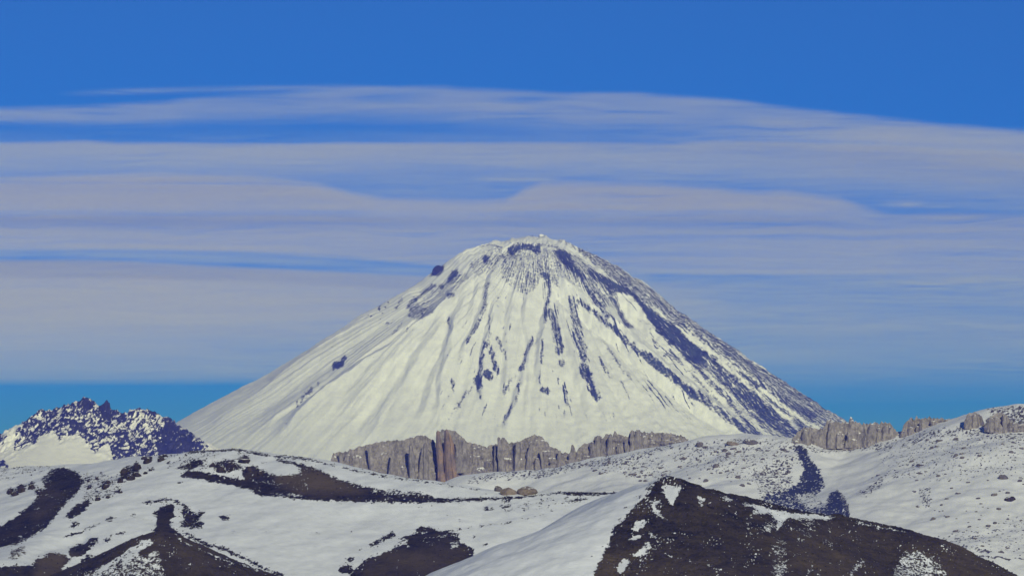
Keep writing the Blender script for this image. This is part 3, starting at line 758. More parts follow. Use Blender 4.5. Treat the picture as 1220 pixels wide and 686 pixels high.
HC.stroke([(1012, 643), (1024, 643)], 1.6, -.6); HC.stroke([(1032, 643), (1056, 643)], 2, -.45)
HC.stroke([(1019, 621), (1045, 627), (1082, 633.5)], 2.2, -.95); HC.stroke([(1123, 648), (1146, 660), (1193, 681)], 1.6, -.75)
for x, y, l in [(1018, 635, 3), (860, 640, 2), (837, 637, 2), (802, 634, 3), (824, 637, 2), (856, 624, 2), (815, 608, 2), (990, 670, 3), (1000, 650, 2)]: HC.blob(x, y, l, 1.2, -40, -.7)
HC.blur(0.5, 4.5, 0.50)
def htone(px, py):
    t = 0.10 + 0.45 * sstep(640, 680, py) * sstep(900, 780, px) + 0.35 * np.exp(-((px - 845) / 22) ** 2 - ((py - 600) / 14) ** 2)
    t = t + 0.4 * sstep(618, 640, py) * np.exp(-((px - 985) / 70) ** 2) + 0.35 * sstep(1060, 1130, px)
    return t + 0.3 * np.exp(-((px - 725) / 14) ** 2 - ((py - 668) / 14) ** 2) + 0.3 * np.exp(-((px - 762) / 12) ** 2 - ((py - 612) / 12) ** 2)
HL = Lines()
HL.ridge([(795, 572), (800, 590), (812, 612), (835, 640), (870, 668)], 14, 12, 3)
HL.ridge([(885, 598), (890, 615), (905, 640), (925, 670)], 14, 10, 5)
HL.ridge([(945, 612), (940, 640), (945, 680)], 14, 12, 5)
HL.ridge([(1010, 622), (1000, 650), (1005, 684)], 16, 12, 4)
HL.ridge([(1085, 640), (1075, 660), (1060, 690)], 16, 12, 4)
bare_hill = build_land('bare_hill', 'dark bare brown hill at the front right streaked with old snow',
    [([(795, 569.5, 4600), (823, 577.5, 4620), (845, 583.5, 4640), (868, 590, 4660), (902, 598, 4680), (937, 605, 4700), (970, 611, 4720), (1000, 614, 4740), (1018, 617, 4740), (1050, 624, 4740), (1080, 632, 4740), (1109, 641.5, 4740), (1141, 655, 4740), (1171, 667, 4740), (1205, 682, 4740), (1245, 702, 4740), (1320, 740, 4740), (1600, 860, 4740)], 0.42, 8, 2500),
     ([(795, 569.5, 4600), (788, 573, 4585), (776, 586, 4562), (762, 602, 4535), (750, 620, 4505), (738, 640, 4470), (726, 664, 4430), (714, 690, 4385), (700, 720, 4330)], 0.37, 7, 2500),
     ([(795, 570, 4600), (760, 580, 4690), (738, 588, 4790), (722, 591, 4900)], 0.5, 12, 2500)],
    450, 1560, 3950, 5050, 1200, 420, M_FORE,
    [(110, 4.5, 'f'), (40, 3.6, 'r'), (14, 1.1, 'r'), (6, .7, 'f')], HC, seed=600, soft=3, hmap=lambda a, b, X, Y: 0.45 * HL.eval(a + 5 * fbm(X / 40, Y / 60, 3, 661), b), tonef=htone, nz=.42, warp=3.4, fleck=.95,
    post=lambda b, px, py, X, Y, Z: b - 0.0 + np.where(b > .7, 0, 0))

# ------------------------------------------------------------------ rock cliffs
rng = np.random.default_rng(7)
def interp_poly(pts, x):
    P = np.array(pts, float)
    return np.interp(x, P[:, 0], P[:, 1])

def ground_y(land, px, py):
    return spot(land, px, py)[1]

def cliff(name, label, top, base, dist, lean, mat, pillars, seed, depth=60.0, flute=5.0, fw=7.0, group=None, jag=2.0, pmat=None, cat='cliff'):
    """A fluted rock wall with real thickness, plus separate rock pillars standing out of it."""
    x0, x1 = top[0][0], top[-1][0]
    nc = int((x1 - x0) * 1.5) + 2
    xs = np.linspace(x0, x1, nc)
    ty = interp_poly(top, xs) + jag * (fbm(xs / 5.0, xs * 0 + seed, 4, seed, 0.65) + 0.5 * noise(xs / 2.2, xs * 0 + 4.4, seed + 11)) - 0.4
    by = interp_poly(base, xs) + 1.5
    ty = np.minimum(ty, by - 0.6)
    mpp = dist / F
    nr = 40
    v = np.linspace(-0.12, 1, nr)[:, None]
    py = by + (ty - by) * v
    pxg = xs + 0 * v
    Yb = dist + lean * (by - py) * mpp
    X, Y, Z = unproj(pxg, py, Yb)
    col = flute * (np.abs(noise(xs / fw, xs * 0 + 3.3, seed + 1)) * 2.0 + 0.6 * np.abs(noise(xs / (fw * .4), xs * 0 + 9.3, seed + 2)))
    butt = 9.0 * fbm(xs / 34, xs * 0 + seed, 3, seed + 6) + 5.0 * fbm(X / 90, Z / 45, 3, seed + 7)
    led = butt + 0.9 * noise(X / 60, Z / 9, seed + 12) + 3.6 * fbm(X / 30, Z / 16, 4, seed + 3) + 1.6 * noise(X / 7, Z / 9, seed + 4)
    endf = np.minimum(1, np.minimum(xs - x0, x1 - xs) / 6)
    Y = Y - (col * (0.35 + 0.65 * sstep(-.5, .6, fbm(X / 60, Z / 30, 2, seed + 8))) * (1 - 0.35 * np.clip(v, 0, 1)) + led) * mpp * 0.8 * endf
    # back side
    Xb, Yk, Zb = X[::-1] * 1.0, Y[::-1].max(0)[None, :] + depth * (0.25 + 0.75 * (1 - np.clip(v[::-1], 0, 1))), Z[::-1] - 1.0 * mpp
    Xb = Xb * (Yk / Y[::-1]); 
    V = np.concatenate([np.stack([X, Y, Z], -1), np.stack([Xb, Yk, Zb], -1)], 0).reshape(-1, 3)
    origin = V[(nr // 2) * nc + nc // 2].copy(); origin[2] = V[:, 2].min()
    root = bpy.data.objects.new(name, None); COL.objects.link(root)
    root.location = origin
    root['label'] = label; root['category'] = cat
    if group: root['group'] = group
    link('rock_face', mesh_from('rock_face', V - origin, grid_faces(2 * nr, nc), mat), root)
    # pillars
    r = np.random.default_rng(seed)
    kinds = []
    for k in range(6):
        kinds.append(pillar_mesh(r, mat, seed * 10 + k))
    for (px, pt, pb, w) in pillars:
        ps = pillar_mesh(r, pmat, int(px)) if (pmat and w > 90) else kinds[r.integers(0, 6)]
        b = np.array(unproj(px, pb + 2.0, dist + (0.22 * (w % 100) - 0.5 * flute) * mpp)).ravel()
        h = (pb + 2.0 - pt) * mpp
        o = link('rock_pillar', ps, root)
        o.location = b - origin
        big = w > 90; w = w - 100 if big else w
        sw = w * mpp * 0.5
        o.scale = (sw, sw * 1.15, h)
        o.rotation_euler = (-0.10 * lean - r.uniform(0, .04), r.uniform(-.13, .13), r.uniform(0, 6.28))
        if big: o['label'] = 'orange-stained tower of the cliff'
    return root

def pillar_mesh(r, mat, seed):
    n, m = 9, 7
    V = []
    ph = np.sort(r.uniform(-.25, .25, n) + np.arange(n)) * 2 * math.pi / n
    base = r.uniform(0.8, 1.15, n)
    tilt = r.uniform(-.10, .10, 2)
    for k in range(m):
        t = k / (m - 1)
        rad = base * (1.15 - 0.42 * t ** 1.3 - (0.22 if k == m - 1 else 0)) * r.uniform(0.86, 1.14, n) * (1 + 0.12 * math.sin(k * 2.3 + seed))
        z = t - 0.06 * t * r.uniform(0, 1, n) - (0.0 if k < m - 1 else -0.035)
        V.append(np.stack([rad * np.cos(ph) + tilt[0] * 0, rad * np.sin(ph), z - 0.03], -1))
    V = np.concatenate(V, 0)
    V = np.concatenate([V, [[0, 0, 1.03]]], 0)
    q = grid_faces(m, n, True)
    tri = np.array([[(m - 1) * n + i, (m - 1) * n + (i + 1) % n, m * n] for i in range(n)])
    me = bpy.data.meshes.new('rock_pillar')
    me.from_pydata(V.tolist(), [], q.tolist() + tri.tolist())
    me.materials.append(mat)
    me.update()
    return me

def make_pillars(top, base, step, seed, skip=0.0, wj=0.35, hmin=5.0, low=0.35):
    r = np.random.default_rng(seed)
    out = []
    x = top[0][0] + step * .5
    while x < top[-1][0] - step * .3:
        w = step * r.uniform(1 - wj, 1 + wj)
        t, b = interp_poly(top, x), interp_poly(base, x)
        h = b - t
        if h > hmin and r.uniform() > skip:
            f = 1.0 - low * r.uniform(0, 1) ** 1.6
            out.append((x, b - h * f * r.uniform(.97, 1.05), b, w))
        x += w * 0.86
    return out

T1 = [(393, 552), (396, 542), (400, 539), (415, 537), (425, 533), (440, 529), (455, 526), (470, 525), (480, 524), (490, 521), (497, 519), (505, 519), (512, 522), (518, 526), (521, 528), (523, 514), (526, 512), (536, 512), (543, 514), (549, 519), (556, 525), (562, 528), (572, 531), (580, 533), (584, 530), (592, 530), (596, 528)]
B1 = [(393, 556), (410, 561), (440, 570), (470, 577), (500, 581), (520, 578), (535, 575), (555, 567), (575, 561), (596, 561)]
T2 = [(594, 530), (598, 521), (601, 522), (606, 528), (612, 527), (620, 526), (628, 521), (634, 519), (640, 519), (646, 520), (651, 526), (658, 533), (664, 535), (668, 540), (673, 539), (679, 540), (681, 531), (684, 531), (686, 538), (690, 534), (696, 528), (702, 529), (706, 525), (709, 520), (715, 519), (719, 521), (722, 517), (726, 518), (729, 521), (732, 515), (738, 517), (744, 520), (749, 521), (751, 513), (758, 513), (763, 512), (766, 516), (772, 515), (778, 515), (785, 515.5), (800, 516.5), (812, 519), (820, 523)]
B2 = [(594, 562), (610, 562), (635, 561), (655, 558), (670, 554), (690, 550), (720, 547), (745, 543), (765, 537), (790, 529), (810, 524.5), (820, 524)]
CD1 = 10950.0
CD2 = 10930.0
p1 = make_pillars(T1, B1, 7.0, 11, low=0.85, skip=0.5)
p1 = [q for q in p1 if not (519 < q[0] < 548)]
p1 += [(527, 513.5, 579, 109), (535, 512.5, 577, 110), (543, 516, 574, 109), (549, 520, 560, 9), (555, 525, 562, 8)]
cliff('rock_cliff', 'long grey-brown cliff with an orange-stained tower in front of the volcano', T1, B1, CD1, 0.5, M_CLIFF, p1, 31, depth=150, flute=2.0, pmat=M_STAIN)
p2 = make_pillars(T2, B2, 7.5, 12, low=0.75, skip=0.42)
p2 += [(682.5, 530, 552, 4.5), (599, 521, 560, 7), (754, 512.5, 540, 7), (762, 512, 538, 7), (725, 517, 546, 8), (712, 519, 547, 8)]
cliff('rock_cliff', 'row of grey rock pinnacles running down to a notch below the cone', T2, B2, CD2, 0.45, M_CLIFF, p2, 32, depth=120, flute=2.8)
T3 = [(944, 524), (950, 514), (958, 510), (966, 509), (972, 511), (980, 512), (984, 503), (990, 500), (1000, 503), (1011, 503), (1014, 498), (1018, 500), (1022, 504), (1030, 505), (1042, 504), (1050, 503), (1058, 503), (1062, 507), (1068, 514), (1072, 520)]
B3 = [(944, 528), (960, 534), (985, 533), (1005, 532), (1020, 529), (1045, 527), (1060, 526), (1072, 524)]
cliff('rock_cliff', 'blocky brown cliff on the skyline right of the volcano', T3, B3, 10430.0, 0.42, M_CLIFF, make_pillars(T3, B3, 8, 13, low=0.8, skip=.45), 33, depth=90, flute=3.0, jag=3.4)
T4 = [(1073, 520), (1076, 508), (1080, 500), (1086, 498), (1095, 499), (1105, 497), (1115, 498), (1130, 499), (1140, 501), (1148, 504)]
B4 = [(1073, 525), (1080, 526), (1090, 519), (1105, 513), (1120, 510), (1135, 506), (1148, 507)]
cliff('rock_cliff', 'low broken brown crag right of the skyline gap', T4, B4, 10420.0, 0.42, M_CLIFF, make_pillars(T4, B4, 8, 14, low=0.7, skip=.2), 34, depth=60, flute=4, jag=3.6)
T5 = [(1149, 505), (1152, 494), (1158, 491), (1164, 492), (1170, 496), (1173, 505)]
B5 = [(1149, 508), (1160, 510), (1173, 509)]
cliff('rock_outcrop', 'square reddish-brown outcrop on the skyline left of a larger one', T5, B5, ground_y(right_slope, 1161, 510) + 6, 0.3, M_CLIFF, make_pillars(T5, B5, 9, 15, low=0.2), 35, depth=40, flute=3, cat='rock')
T6 = [(1174, 508), (1179, 497), (1184, 493), (1192, 491), (1198, 494), (1206, 501), (1214, 505), (1222, 504), (1240, 506)]
B6 = [(1174, 511), (1186, 514), (1200, 514), (1212, 513), (1225, 515), (1240, 513)]
cliff('rock_outcrop', 'wedge-shaped brown outcrop at the far right edge under the snowy crest', T6, B6, ground_y(right_slope, 1200, 514) + 6, 0.4, M_CLIFF, make_pillars(T6, B6, 10, 16, low=0.3), 36, depth=50, flute=3, cat='rock')

# ------------------------------------------------------------------ boulders
def boulder_mesh(seed, mat, sub=2, rough=0.30):
    import bmesh
    bm = bmesh.new()
    bmesh.ops.create_icosphere(bm, subdivisions=sub, radius=1.0)
    r = np.random.default_rng(seed)
    cuts = [(lambda d: d / np.linalg.norm(d))(r.normal(size=3)) for _ in range(9)]
    offs = r.uniform(0.55, 0.85, 9)
    for v in bm.verts:
        p = np.array(v.co)
        for d, o in zip(cuts, offs):
            k = p @ d - o
            if k > 0: p = p - d * k * 0.92
        p = p * (1 + rough * 0.35 * float(noise(p[0] * 2 + seed, p[1] * 2 + p[2] * 1.7, seed)))
        v.co = p
    me = bpy.data.meshes.new('boulder')
    bm.to_mesh(me); bm.free()
    me.materials.append(mat)
    return me

BOULD = [boulder_mesh(k, M_BOULD) for k in range(6)]
BTAN = [boulder_mesh(20 + k, M_TAN) for k in range(3)]
BDRK = [boulder_mesh(40 + k, M_DARKB) for k in range(6)]

def put_boulder(land, x, y, w, h, meshes, label, group=None, name='boulder', cat='boulder'):
    p = spot(land, x, y + h * 0.35)
    mpp = p[1] / F
    o = link(name, meshes[int(rng.integers(0, len(meshes)))], label=label, category=cat)
    if group: o['group'] = group
    o.location = p + np.array([0, 0, 0.12 * h * mpp])
    o.scale = (w * mpp * 0.55, w * mpp * 0.55 * rng.uniform(.8, 1.2), h * mpp * 0.62)
    o.rotation_euler = (rng.uniform(-.2, .2), rng.uniform(-.25, .25), rng.uniform(0, 6.28))
    return o

put_boulder(right_slope, 1195.5, 566, 12, 7, BOULD, 'large rounded grey boulder standing alone on the right-hand snow slope')
put_boulder(right_slope, 1204, 592, 13, 8, BDRK, 'dark blue-black boulder low on the right-hand snow slope')
put_boulder(right_slope, 833, 527, 10, 8, BOULD, 'tall grey boulder on the snow just right of the pinnacle row')
put_boulder(right_slope, 896, 524, 18, 7, BOULD, 'wide low grey outcrop at the top of the snow slope under the cone', cat='rock')
put_boulder(right_slope, 874, 526, 14, 6, BTAN, 'brownish flat outcrop beside the small blue hump', cat='rock')
put_boulder(snowy_hill, 607, 583.5, 22, 11, BTAN, 'left and longer of two tan rounded rocks at the end of the dark strip', cat='rock', name='rock_outcrop')
put_boulder(snowy_hill, 628.5, 582.5, 23, 13, BTAN, 'right and taller of two tan rounded rocks at the end of the dark strip', cat='rock', name='rock_outcrop')
put_boulder(snowy_hill, 593, 580, 14, 9, BOULD, 'grey broken rock left of the two tan rounded rocks', cat='rock', name='rock_outcrop')

def scatter(land, poly, n, smin, smax, meshes, label, group):
    P = np.array(poly, float)
    k = 0
    while k < n:
        x, y = rng.uniform(P[:, 0].min(), P[:, 0].max()), rng.uniform(P[:, 1].min(), P[:, 1].max())
        ins = False
        for (xa, ya), (xb, yb) in zip(P, np.roll(P, -1, 0)):
            if (ya > y) != (yb > y) and x < (xb - xa) * (y - ya) / (yb - ya) + xa: ins = not ins
        if not ins or fbm(x / 18, y / 9, 2, 77) < rng.uniform(-.9, .35): continue
        w = smin + (smax - smin) * rng.uniform() ** 2.6
        put_boulder(land, x, y, w, w * rng.uniform(.42, .7), meshes, label, group)
        k += 1

scatter(right_slope, [(1060, 540), (1110, 520), (1225, 512), (1235, 670), (1150, 650), (1090, 600)], 110, 2.2, 8, BOULD, 'grey boulder scattered on the open snow slope at the right edge', 'boulders on the right-hand slope')
scatter(right_slope, [(795, 534), (850, 528), (945, 528), (950, 545), (930, 575), (840, 580), (800, 560)], 90, 2.2, 7.5, BOULD, 'small grey rock on the snow between the cone and the blue gully', 'rocks below the cone')
scatter(right_slope, [(690, 552), (735, 545), (790, 556), (805, 570), (770, 572), (715, 562)], 55, 2.2, 6, BOULD, 'small grey rock in the rubble patch below the pinnacle row', 'rocks below the pinnacles')
scatter(right_slope, [(1005, 600), (1015, 580), (1060, 555), (1110, 540), (1112, 560), (1050, 590)], 14, 2.2, 6, BOULD, 'grey rock strung along the low snow rib left of the boulder field', 'rocks along the snow rib')

ORD = ['first', 'second', 'third', 'fourth', 'fifth', 'sixth', 'seventh', 'eighth', 'ninth', 'tenth', 'eleventh', 'twelfth', 'thirteenth', 'fourteenth', 'fifteenth', 'sixteenth', 'seventeenth', 'eighteenth', 'nineteenth', 'twentieth']
L1 = 'dark brown rock breaking through the snow at the left edge'
for k_, (x, y, w, h) in enumerate(sorted([(12, 584, 9, 7), (18, 586, 9, 7), (25.5, 581, 9, 11), (38, 578, 8, 7), (47, 585, 8, 6)])):
    put_boulder(snowy_hill, x, y, w, h, BDRK, 'dark rock at the left edge of the snowy hill, ' + ORD[k_] + ' from the left', 'dark rocks at the left edge')
L2 = 'dark brown rock on the snowy crest below the jagged mountain'
for k_, (x, y, w, h) in enumerate(sorted([(143, 570, 9, 8), (149, 560, 10, 11), (156, 567, 12, 8), (163, 554, 10, 12), (164, 563, 11, 7), (177, 547, 12, 8), (173, 544, 7, 5), (192, 545, 11, 7), (198, 541, 8, 4), (126, 577, 11, 7), (129, 572, 7, 6), (116, 592, 8, 6), (130, 590, 5, 4), (143, 584, 6, 4), (107, 579, 6, 4), (105, 571, 4, 4), (115, 568, 4, 3.5), (173, 561, 6, 4.5), (180, 558, 6, 4)])):
    put_boulder(snowy_hill, x, y, w, h, BDRK, 'dark rock on the snowy crest below the jagged mountain, ' + ORD[k_] + ' from the left', 'dark rocks on the snowy crest')
L3 = 'dark rock in the bare band high on the snowy hill'
for k_, (x, y, w, h) in enumerate(sorted([(292, 547, 14, 8), (276, 552, 12, 9), (262, 556, 12, 9), (298, 557, 12, 8), (311, 561, 11, 6), (253, 552, 8, 6)])):
    put_boulder(snowy_hill, x, y, w, h, BDRK, 'dark rock in the bare band of the snowy hill, ' + ORD[k_] + ' from the left', 'dark rocks in the bare band')
put_boulder(bare_hill, 849, 601, 12, 9, BDRK, 'dark reddish crag just below the crest of the bare front hill', cat='rock', name='rock_outcrop')
def stones(land, cover_land, name, label, n, smin, smax, seed, core=0.25):
    r = np.random.default_rng(seed)
    me = land['o'].data
    b = np.zeros(len(me.vertices), np.float32); me.attributes['bare'].data.foreach_get('value', b)
    px, py = land['px'].ravel(), land['py'].ravel()
    wgt = np.exp(-((b - 0.42) / 0.16) ** 2) + core * (b > 0.6)
    wgt = wgt * (py < 700) * (px > -30) * (px < 1250) * (b > 0.12)
    idx = r.choice(len(b), n, p=wgt / wgt.sum())
    P = np.stack([land['X'].ravel(), land['Y'].ravel(), land['Z'].ravel()], -1)[idx]
    P = P + r.normal(size=P.shape) * np.array([.8, .8, 0.05])
    s = (smin + (smax - smin) * r.uniform(size=n) ** 3)[:, None, None]
    O = np.array([(1, 0, 0), (0, 1, 0), (-1, 0, 0), (0, -1, 0), (0, 0, .8), (0, 0, -.8)], float)
    a_ = r.uniform(0, 6.28, n); c, q = np.cos(a_), np.sin(a_)
    Q = O[None] * r.uniform(.6, 1.35, (n, 6, 1))
    Q = np.stack([Q[..., 0] * c[:, None] - Q[..., 1] * q[:, None], Q[..., 0] * q[:, None] + Q[..., 1] * c[:, None], Q[..., 2]], -1) * s
    V = (P[:, None] + Q).reshape(-1, 3)
    T = np.array([(0, 1, 4), (1, 2, 4), (2, 3, 4), (3, 0, 4), (1, 0, 5), (2, 1, 5), (3, 2, 5), (0, 3, 5)])
    Fc = (T[None] + (np.arange(n) * 6)[:, None, None]).reshape(-1, 3)
    link(name, mesh_from(name, V, Fc, M_DARKB, smooth=False), kind='stuff', label=label)
stones(snowy_hill, None, 'loose_stones', 'loose dark stones along the melting edges of the snowy hill', 9000, .35, 1.9, 801)
stones(bare_hill, None, 'loose_stones', 'loose dark stones and clods over the bare front hill', 9000, .3, 1.5, 802, 0.6)
stones(left_knoll, None, 'loose_stones', 'loose dark stones on the bare knoll at the left', 3000, .3, 1.3, 803, 0.6)
stones(right_slope, None, 'loose_stones', 'fine rock rubble speckling the right-hand snow slope', 5000, .5, 2.6, 804, 0.2)

# pointed rocks on the skyline of the cone and of the jagged mountain
def far_rock(x, y, w, h, Y, label, cat='rock'):
    b = np.array(unproj(x, y + h * .5, Y)).ravel(); mpp = Y / F
    me = boulder_mesh(int(x), M_BLUER, 3, 0.5)
    o = link('rock_spire', me, label=label, category=cat)
    o.location = b; o.scale = (w * mpp * .55, w * mpp * .55, h * mpp * .62)
    o.rotation_euler = (0, rng.uniform(-.1, .1), rng.uniform(0, 6))
far_rock(523, 318, 15, 14, V0 - 250, 'dark blue square rock on the left shoulder of the cone')
far_rock(634.5, 281, 2.2, 5, V0 - 40, 'tiny dark rock standing on the snowy summit of the cone')
far_rock(645, 279.5, 7, 4, V0, 'small white bump on the very top of the cone')
far_rock(127, 479, 13, 25, 21960, 'dark thumb-shaped spire on the jagged mountain')
far_rock(104, 473, 13, 14, 21960, 'dark pointed summit block of the jagged mountain')
bpy.data.objects['rock_spire.002'].data.materials[0] = M_VOLC

# ------------------------------------------------------------------ clouds
def cloud_mat(name, color, density):
    m, nt = new_mat(name)
    vs_ = N(nt, 'ShaderNodeVolumeScatter')
    vs_.inputs['Color'].default_value = (*color, 1)
    vs_.inputs['Density'].default_value = density
    vs_.inputs['Anisotropy'].default_value = -0.22
    out = N(nt, 'ShaderNodeOutputMaterial')
    nt.links.new(vs_.outputs[0], out.inputs['Volume'])
    return m
SIG = 0.003
CM = [cloud_mat('cloud_warm', (1.0, 0.96, 0.74), SIG), cloud_mat('cloud_cool', (0.94, 0.98, 0.84), SIG)]

def cloud_bank(label, alt, px, py, tau, mat, name='cloud_bank'):
    """A thin layer of cloud at one altitude; its thickness varies so that edges thin out to nothing."""
    xc, yc = (px - CX) / F, (CY - py) / F
    dy, dz = CP - yc * SP, SP + yc * CP
    t = alt / dz
    X, Y = xc * t, dy * t
    L = np.sqrt(xc ** 2 + dy ** 2 + dz ** 2)
    sin_e = dz / L
    th = tau * sin_e / SIG
    th[0, :] = 0; th[-1, :] = 0; th[:, 0] = 0; th[:, -1] = 0
    th = np.where(th < 0.22, 0, th)
    r, c = px.shape
    zero = (th <= 0).ravel()
    und = alt + 0 * th
    V = np.concatenate([np.stack([X, Y, und + th * .5], -1).reshape(-1, 3), np.stack([X, Y, und - th * .5], -1).reshape(-1, 3)], 0)
    f = grid_faces(r, c)
    keep = (~zero[f]).any(1)
    f = f[keep]
    n = r * c
    bot = f + n
    bot = np.where(zero[f], f, bot)[:, ::-1]
    q = np.concatenate([f, bot], 0)
    used = np.unique(q)
    remap = np.full(2 * n, -1, np.int64); remap[used] = np.arange(len(used))
    V = V[used]; q = remap[q]
    o0 = V.mean(0)
    me = mesh_from(name, V - o0, q, mat, smooth=False)
    o = link(name, me, label=label, category='cloud', group='layered cloud banks behind the volcano')
    o.location = o0
    return o

def cgrid(x0, x1, y0, y1, nx, ny):
    y, x = np.mgrid[0:ny, 0:nx]
    return x0 + (x1 - x0) * x / (nx - 1), y0 + (y1 - y0) * y / (ny - 1)
def cv(pts, x):
    P = np.array(pts, float); return np.interp(x, P[:, 0], P[:, 1])
def streak(px, py, seed, sx=260, sy=9):
    q = py + 5 * fbm(px / 160, py / 40, 2, seed + 3)
    return 0.9 * fbm(px / sx, q / sy, 4, seed) + 1.0 * fbm(px / 110, q / 3.2, 3, seed + 7) * (0.5 + fbm(px / 300, py / 30, 2, seed + 9))
def smooth_edge(top, px, seed, a=1.5):
    return cv(top, px) + a * fbm(px / 90, px * 0, 3, seed)

NXC = 300
# 1 topmost sheet
px, py = cgrid(-420, 1640, 92, 215, NXC, 90)
d = py - smooth_edge([(-420, 140), (-100, 132), (0, 127), (100, 124), (200, 118.5), (260, 112), (330, 108), (420, 103), (530, 101.5), (640, 108), (760, 110), (800, 112), (870, 117), (930, 125), (1000, 133), (1100, 143), (1220, 155), (1640, 200)], px, 1)
low = cv([(-420, 22), (0, 26), (120, 34), (300, 46), (560, 58), (800, 62), (1000, 66), (1220, 60), (1640, 40)], px)
tau = sstep(-2, 9, d) * sstep(low, low * 0.35, d) * (0.55 + 0.34 * streak(px, py, 3, 200, 12))
tau *= cv([(-420, .8), (0, .95), (300, .9), (560, 1.0), (900, 1.1), (1220, 1.25), (1640, 1.0)], px)
for hx, hy, rx, ry, k in [(632, 118, 46, 4.5, .75), (455, 117, 55, 6, .6), (740, 161, 70, 6, .55), (200, 114, 80, 3.5, .7), (880, 128, 70, 4, .4)]:
    tau *= 1 - k * np.exp(-((px - hx) / rx) ** 2 - ((py - hy) / ry) ** 2)
cloud_bank('topmost pale cloud sheet arching under the deep blue sky', 5200, px, py, np.maximum(tau, 0), CM[1])
px, py = cgrid(60, 560, 96, 122, 120, 40)
tau = 0.22 * np.exp(-((py - cv([(60, 112), (200, 108), (300, 106), (400, 104), (560, 110)], px)) / 3.2) ** 2) * sstep(60, 160, px) * sstep(560, 420, px) * (1 + .6 * streak(px, py, 8, 120, 8))
cloud_bank('faint thin wisp of cloud above the topmost sheet at upper left', 5330, px, py, np.maximum(tau, 0), CM[1])
# 2 second sheet
px, py = cgrid(-420, 1640, 158, 275, NXC, 90)
d = py - smooth_edge([(-420, 176), (0, 169), (60, 168), (100, 165.5), (140, 169), (200, 169), (300, 170), (420, 169), (600, 168.5), (700, 168), (800, 170), (860, 167), (950, 168.5), (1100, 174), (1220, 180), (1640, 196)], px, 11, 1.0)
low = cv([(-420, 60), (0, 62), (400, 62), (700, 62), (900, 74), (1220, 92), (1640, 90)], px)
tau = sstep(-1.5, 6, d) * sstep(low, low * 0.15, d) * (0.76 + 0.36 * streak(px, py, 13, 300, 16))
tau *= cv([(-420, 1), (0, 1.05), (600, 1.0), (900, .9), (1220, .8), (1640, .8)], px)
cloud_bank('second cloud sheet with a crisp straight upper edge', 5000, px, py, np.maximum(tau, 0), CM[1])
# 3 bright sheet above the summit
px, py = cgrid(-420, 1130, 198, 268, NXC, 80)
ta = smooth_edge([(-420, 214), (0, 210), (80, 206.5), (200, 205), (290, 207.5), (340, 212), (380, 217), (420, 228), (460, 234), (540, 236.5), (600, 235), (612, 231), (626, 222), (645, 215), (700, 215), (760, 217), (850, 222), (900, 227), (935, 225.5), (1000, 234), (1018, 240), (1060, 254), (1100, 262), (1130, 266)], px, 21, 1.0)
d = py - ta
tau = sstep(-2.5, 11, d) * sstep(263, 244, py) * (1.05 + 0.42 * streak(px, py, 23, 260, 10)) * cv([(-420, 1), (0, 1.1), (400, 1.15), (900, 1.1), (1050, .8), (1130, 0)], px)
tau *= 1 - .55 * np.exp(-((py - cv([(0, 217), (340, 219.5), (380, 222)], px)) / 2.6) ** 2) * sstep(430, 330, px)
cloud_bank('brightest pinkish cloud sheet just above the summit', 4800, px, py, np.maximum(tau, 0), CM[0])
px, py = cgrid(540, 680, 208, 222, 90, 30)
tau = .5 * np.exp(-((py - 214) / 2.2) ** 2) * sstep(545, 600, px) * sstep(675, 640, px)
cloud_bank('short thin cloud streak over the blue hole above the summit', 4870, px, py, tau, CM[1])
# small puff
px, py = cgrid(1030, 1140, 236, 252, 80, 40)
tau = 0.5 * np.exp(-((px - 1078) / 20) ** 2 - ((py - 243.5) / 3.0) ** 2) * (1 + .4 * streak(px, py, 33, 20, 4)) + .18 * np.exp(-((px - 1118) / 18) ** 2 - ((py - 246) / 2) ** 2)
cloud_bank('small separate cloud puff at the right above the long streaks', 4900, px, py, np.maximum(tau, 0), CM[0])
# 4 streaked sheet
px, py = cgrid(-420, 1640, 246, 332, NXC, 110)
lowe = cv([(-420, 301), (0, 299), (150, 300), (300, 304), (420, 310), (560, 322), (900, 330), (1640, 330)], px)
st = 0.5 + 0.5 * np.cos((py - 258) * 2 * math.pi / 17.0 + 0.4 * fbm(px / 200, py / 30, 2, 43)) 
tau = sstep(251, 262, py + 2 * fbm(px / 150, px * 0, 2, 44)) * sstep(lowe + 1, lowe - 7, py) * (0.62 + 0.22 * st + 0.40 * streak(px, py, 41, 420, 7))
tau *= cv([(-420, 1.2), (0, 1.25), (400, 1.15), (700, .8), (1220, .75), (1640, .75)], px)
cloud_bank('finely streaked grey cloud sheet at summit height', 4600, px, py, np.maximum(tau, 0), CM[0])
# 5 big lower sheet on the left
px, py = cgrid(-420, 900, 300, 462, NXC, 120)
d = py - smooth_edge([(-420, 306), (0, 308), (100, 308), (200, 312), (300, 317), (400, 322), (480, 326), (560, 330), (740, 332), (900, 338)], px, 51, .8)
tau = sstep(-1, 6, d) * (sstep(461, 446, py) * .36 + .72 * sstep(455, 350, py) + .25 * np.exp(-((py - 365) / 18) ** 2)) * (1.0 + 0.22 * streak(px, py, 53, 500, 12))
tau *= cv([(-420, 1.15), (0, 1.15), (250, 1.05), (480, .85), (700, .4), (880, .0), (900, 0)], px)
tau *= 1 - .35 * np.exp(-((px - 320) / 45) ** 2 - ((py - 418) / 3) ** 2)
cloud_bank('broad grey-pink lower cloud sheet left of the volcano', 4200, px, py, np.maximum(tau, 0), CM[0])
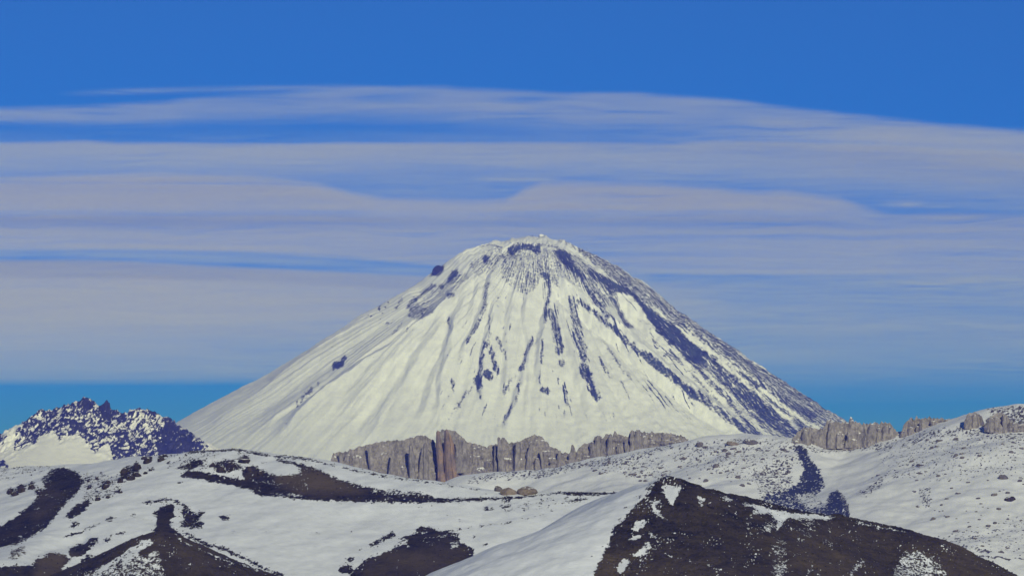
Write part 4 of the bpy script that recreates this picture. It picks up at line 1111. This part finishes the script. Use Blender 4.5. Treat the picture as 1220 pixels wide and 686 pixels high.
# 6 veil on the right
px, py = cgrid(560, 1640, 306, 500, 240, 120)
d = py - cv([(560, 330), (740, 331), (850, 337), (1000, 340), (1640, 340)], px)
tau = (sstep(-20, 20, d) * .50 + .12 * sstep(-1, 4, d)) * sstep(495, 380, py) * (0.85 + 0.35 * streak(px, py, 61, 420, 18)) * sstep(560, 700, px) * cv([(560, 1), (1220, .8), (1640, .8)], px)
cloud_bank('blue-grey cloud veil fading downward right of the volcano', 4400, px, py, np.maximum(tau, 0), CM[1])

px, py = cgrid(-420, 1640, 150, 470, 240, 130)
gap = .34 * np.exp(-((py - cv([(-420, 300), (0, 303), (200, 306), (400, 315), (560, 325), (900, 334), (1640, 336)], px)) / 7) ** 2) + .26 * np.exp(-((py - 226) / 9) ** 2 - ((px - 520) / 130) ** 2) + .10 * np.exp(-((py - 160) / 9) ** 2) * sstep(200, 700, px)
tau = (0.17 + gap) * sstep(145, 175, py) * sstep(470, 420, py) * (1 + 0.8 * streak(px, py, 81, 420, 18)) * cv([(-420, 1), (0, 1), (700, 1.1), (1220, 1.4), (1640, 1.4)], px)
cloud_bank('thin even veil of high cloud filling the gaps between the bands', 5450, px, py, np.maximum(tau, 0), CM[1])

# ------------------------------------------------------------------ haze
def build_haze():
    m, nt = new_mat('haze')
    pv = N(nt, 'ShaderNodeVolumePrincipled')
    pv.inputs['Color'].default_value = (*HAZE_COLOR, 1)
    pv.inputs['Absorption Color'].default_value = (1, 1, 1, 1)
    pv.inputs['Anisotropy'].default_value = -0.08        # clear air throws light back towards the sun side
    pv.inputs['Density'].default_value = HAZE_DENSITY
    out = N(nt, 'ShaderNodeOutputMaterial')
    nt.links.new(pv.outputs[0], out.inputs['Volume'])
    a, z0, z1 = 126000.0, -215.0, 2420.0
    V = [(x, y, z) for z in (z0, z1) for x, y in ((-a, -a), (a, -a), (a, a), (-a, a))]
    me = bpy.data.meshes.new('haze')
    me.from_pydata(V, [], [(0, 3, 2, 1), (4, 5, 6, 7), (0, 1, 5, 4), (1, 2, 6, 5), (2, 3, 7, 6), (3, 0, 4, 7)])
    me.materials.append(m)
    link('haze', me, kind='stuff', label='thin blue air haze over the far mountains')
build_haze()
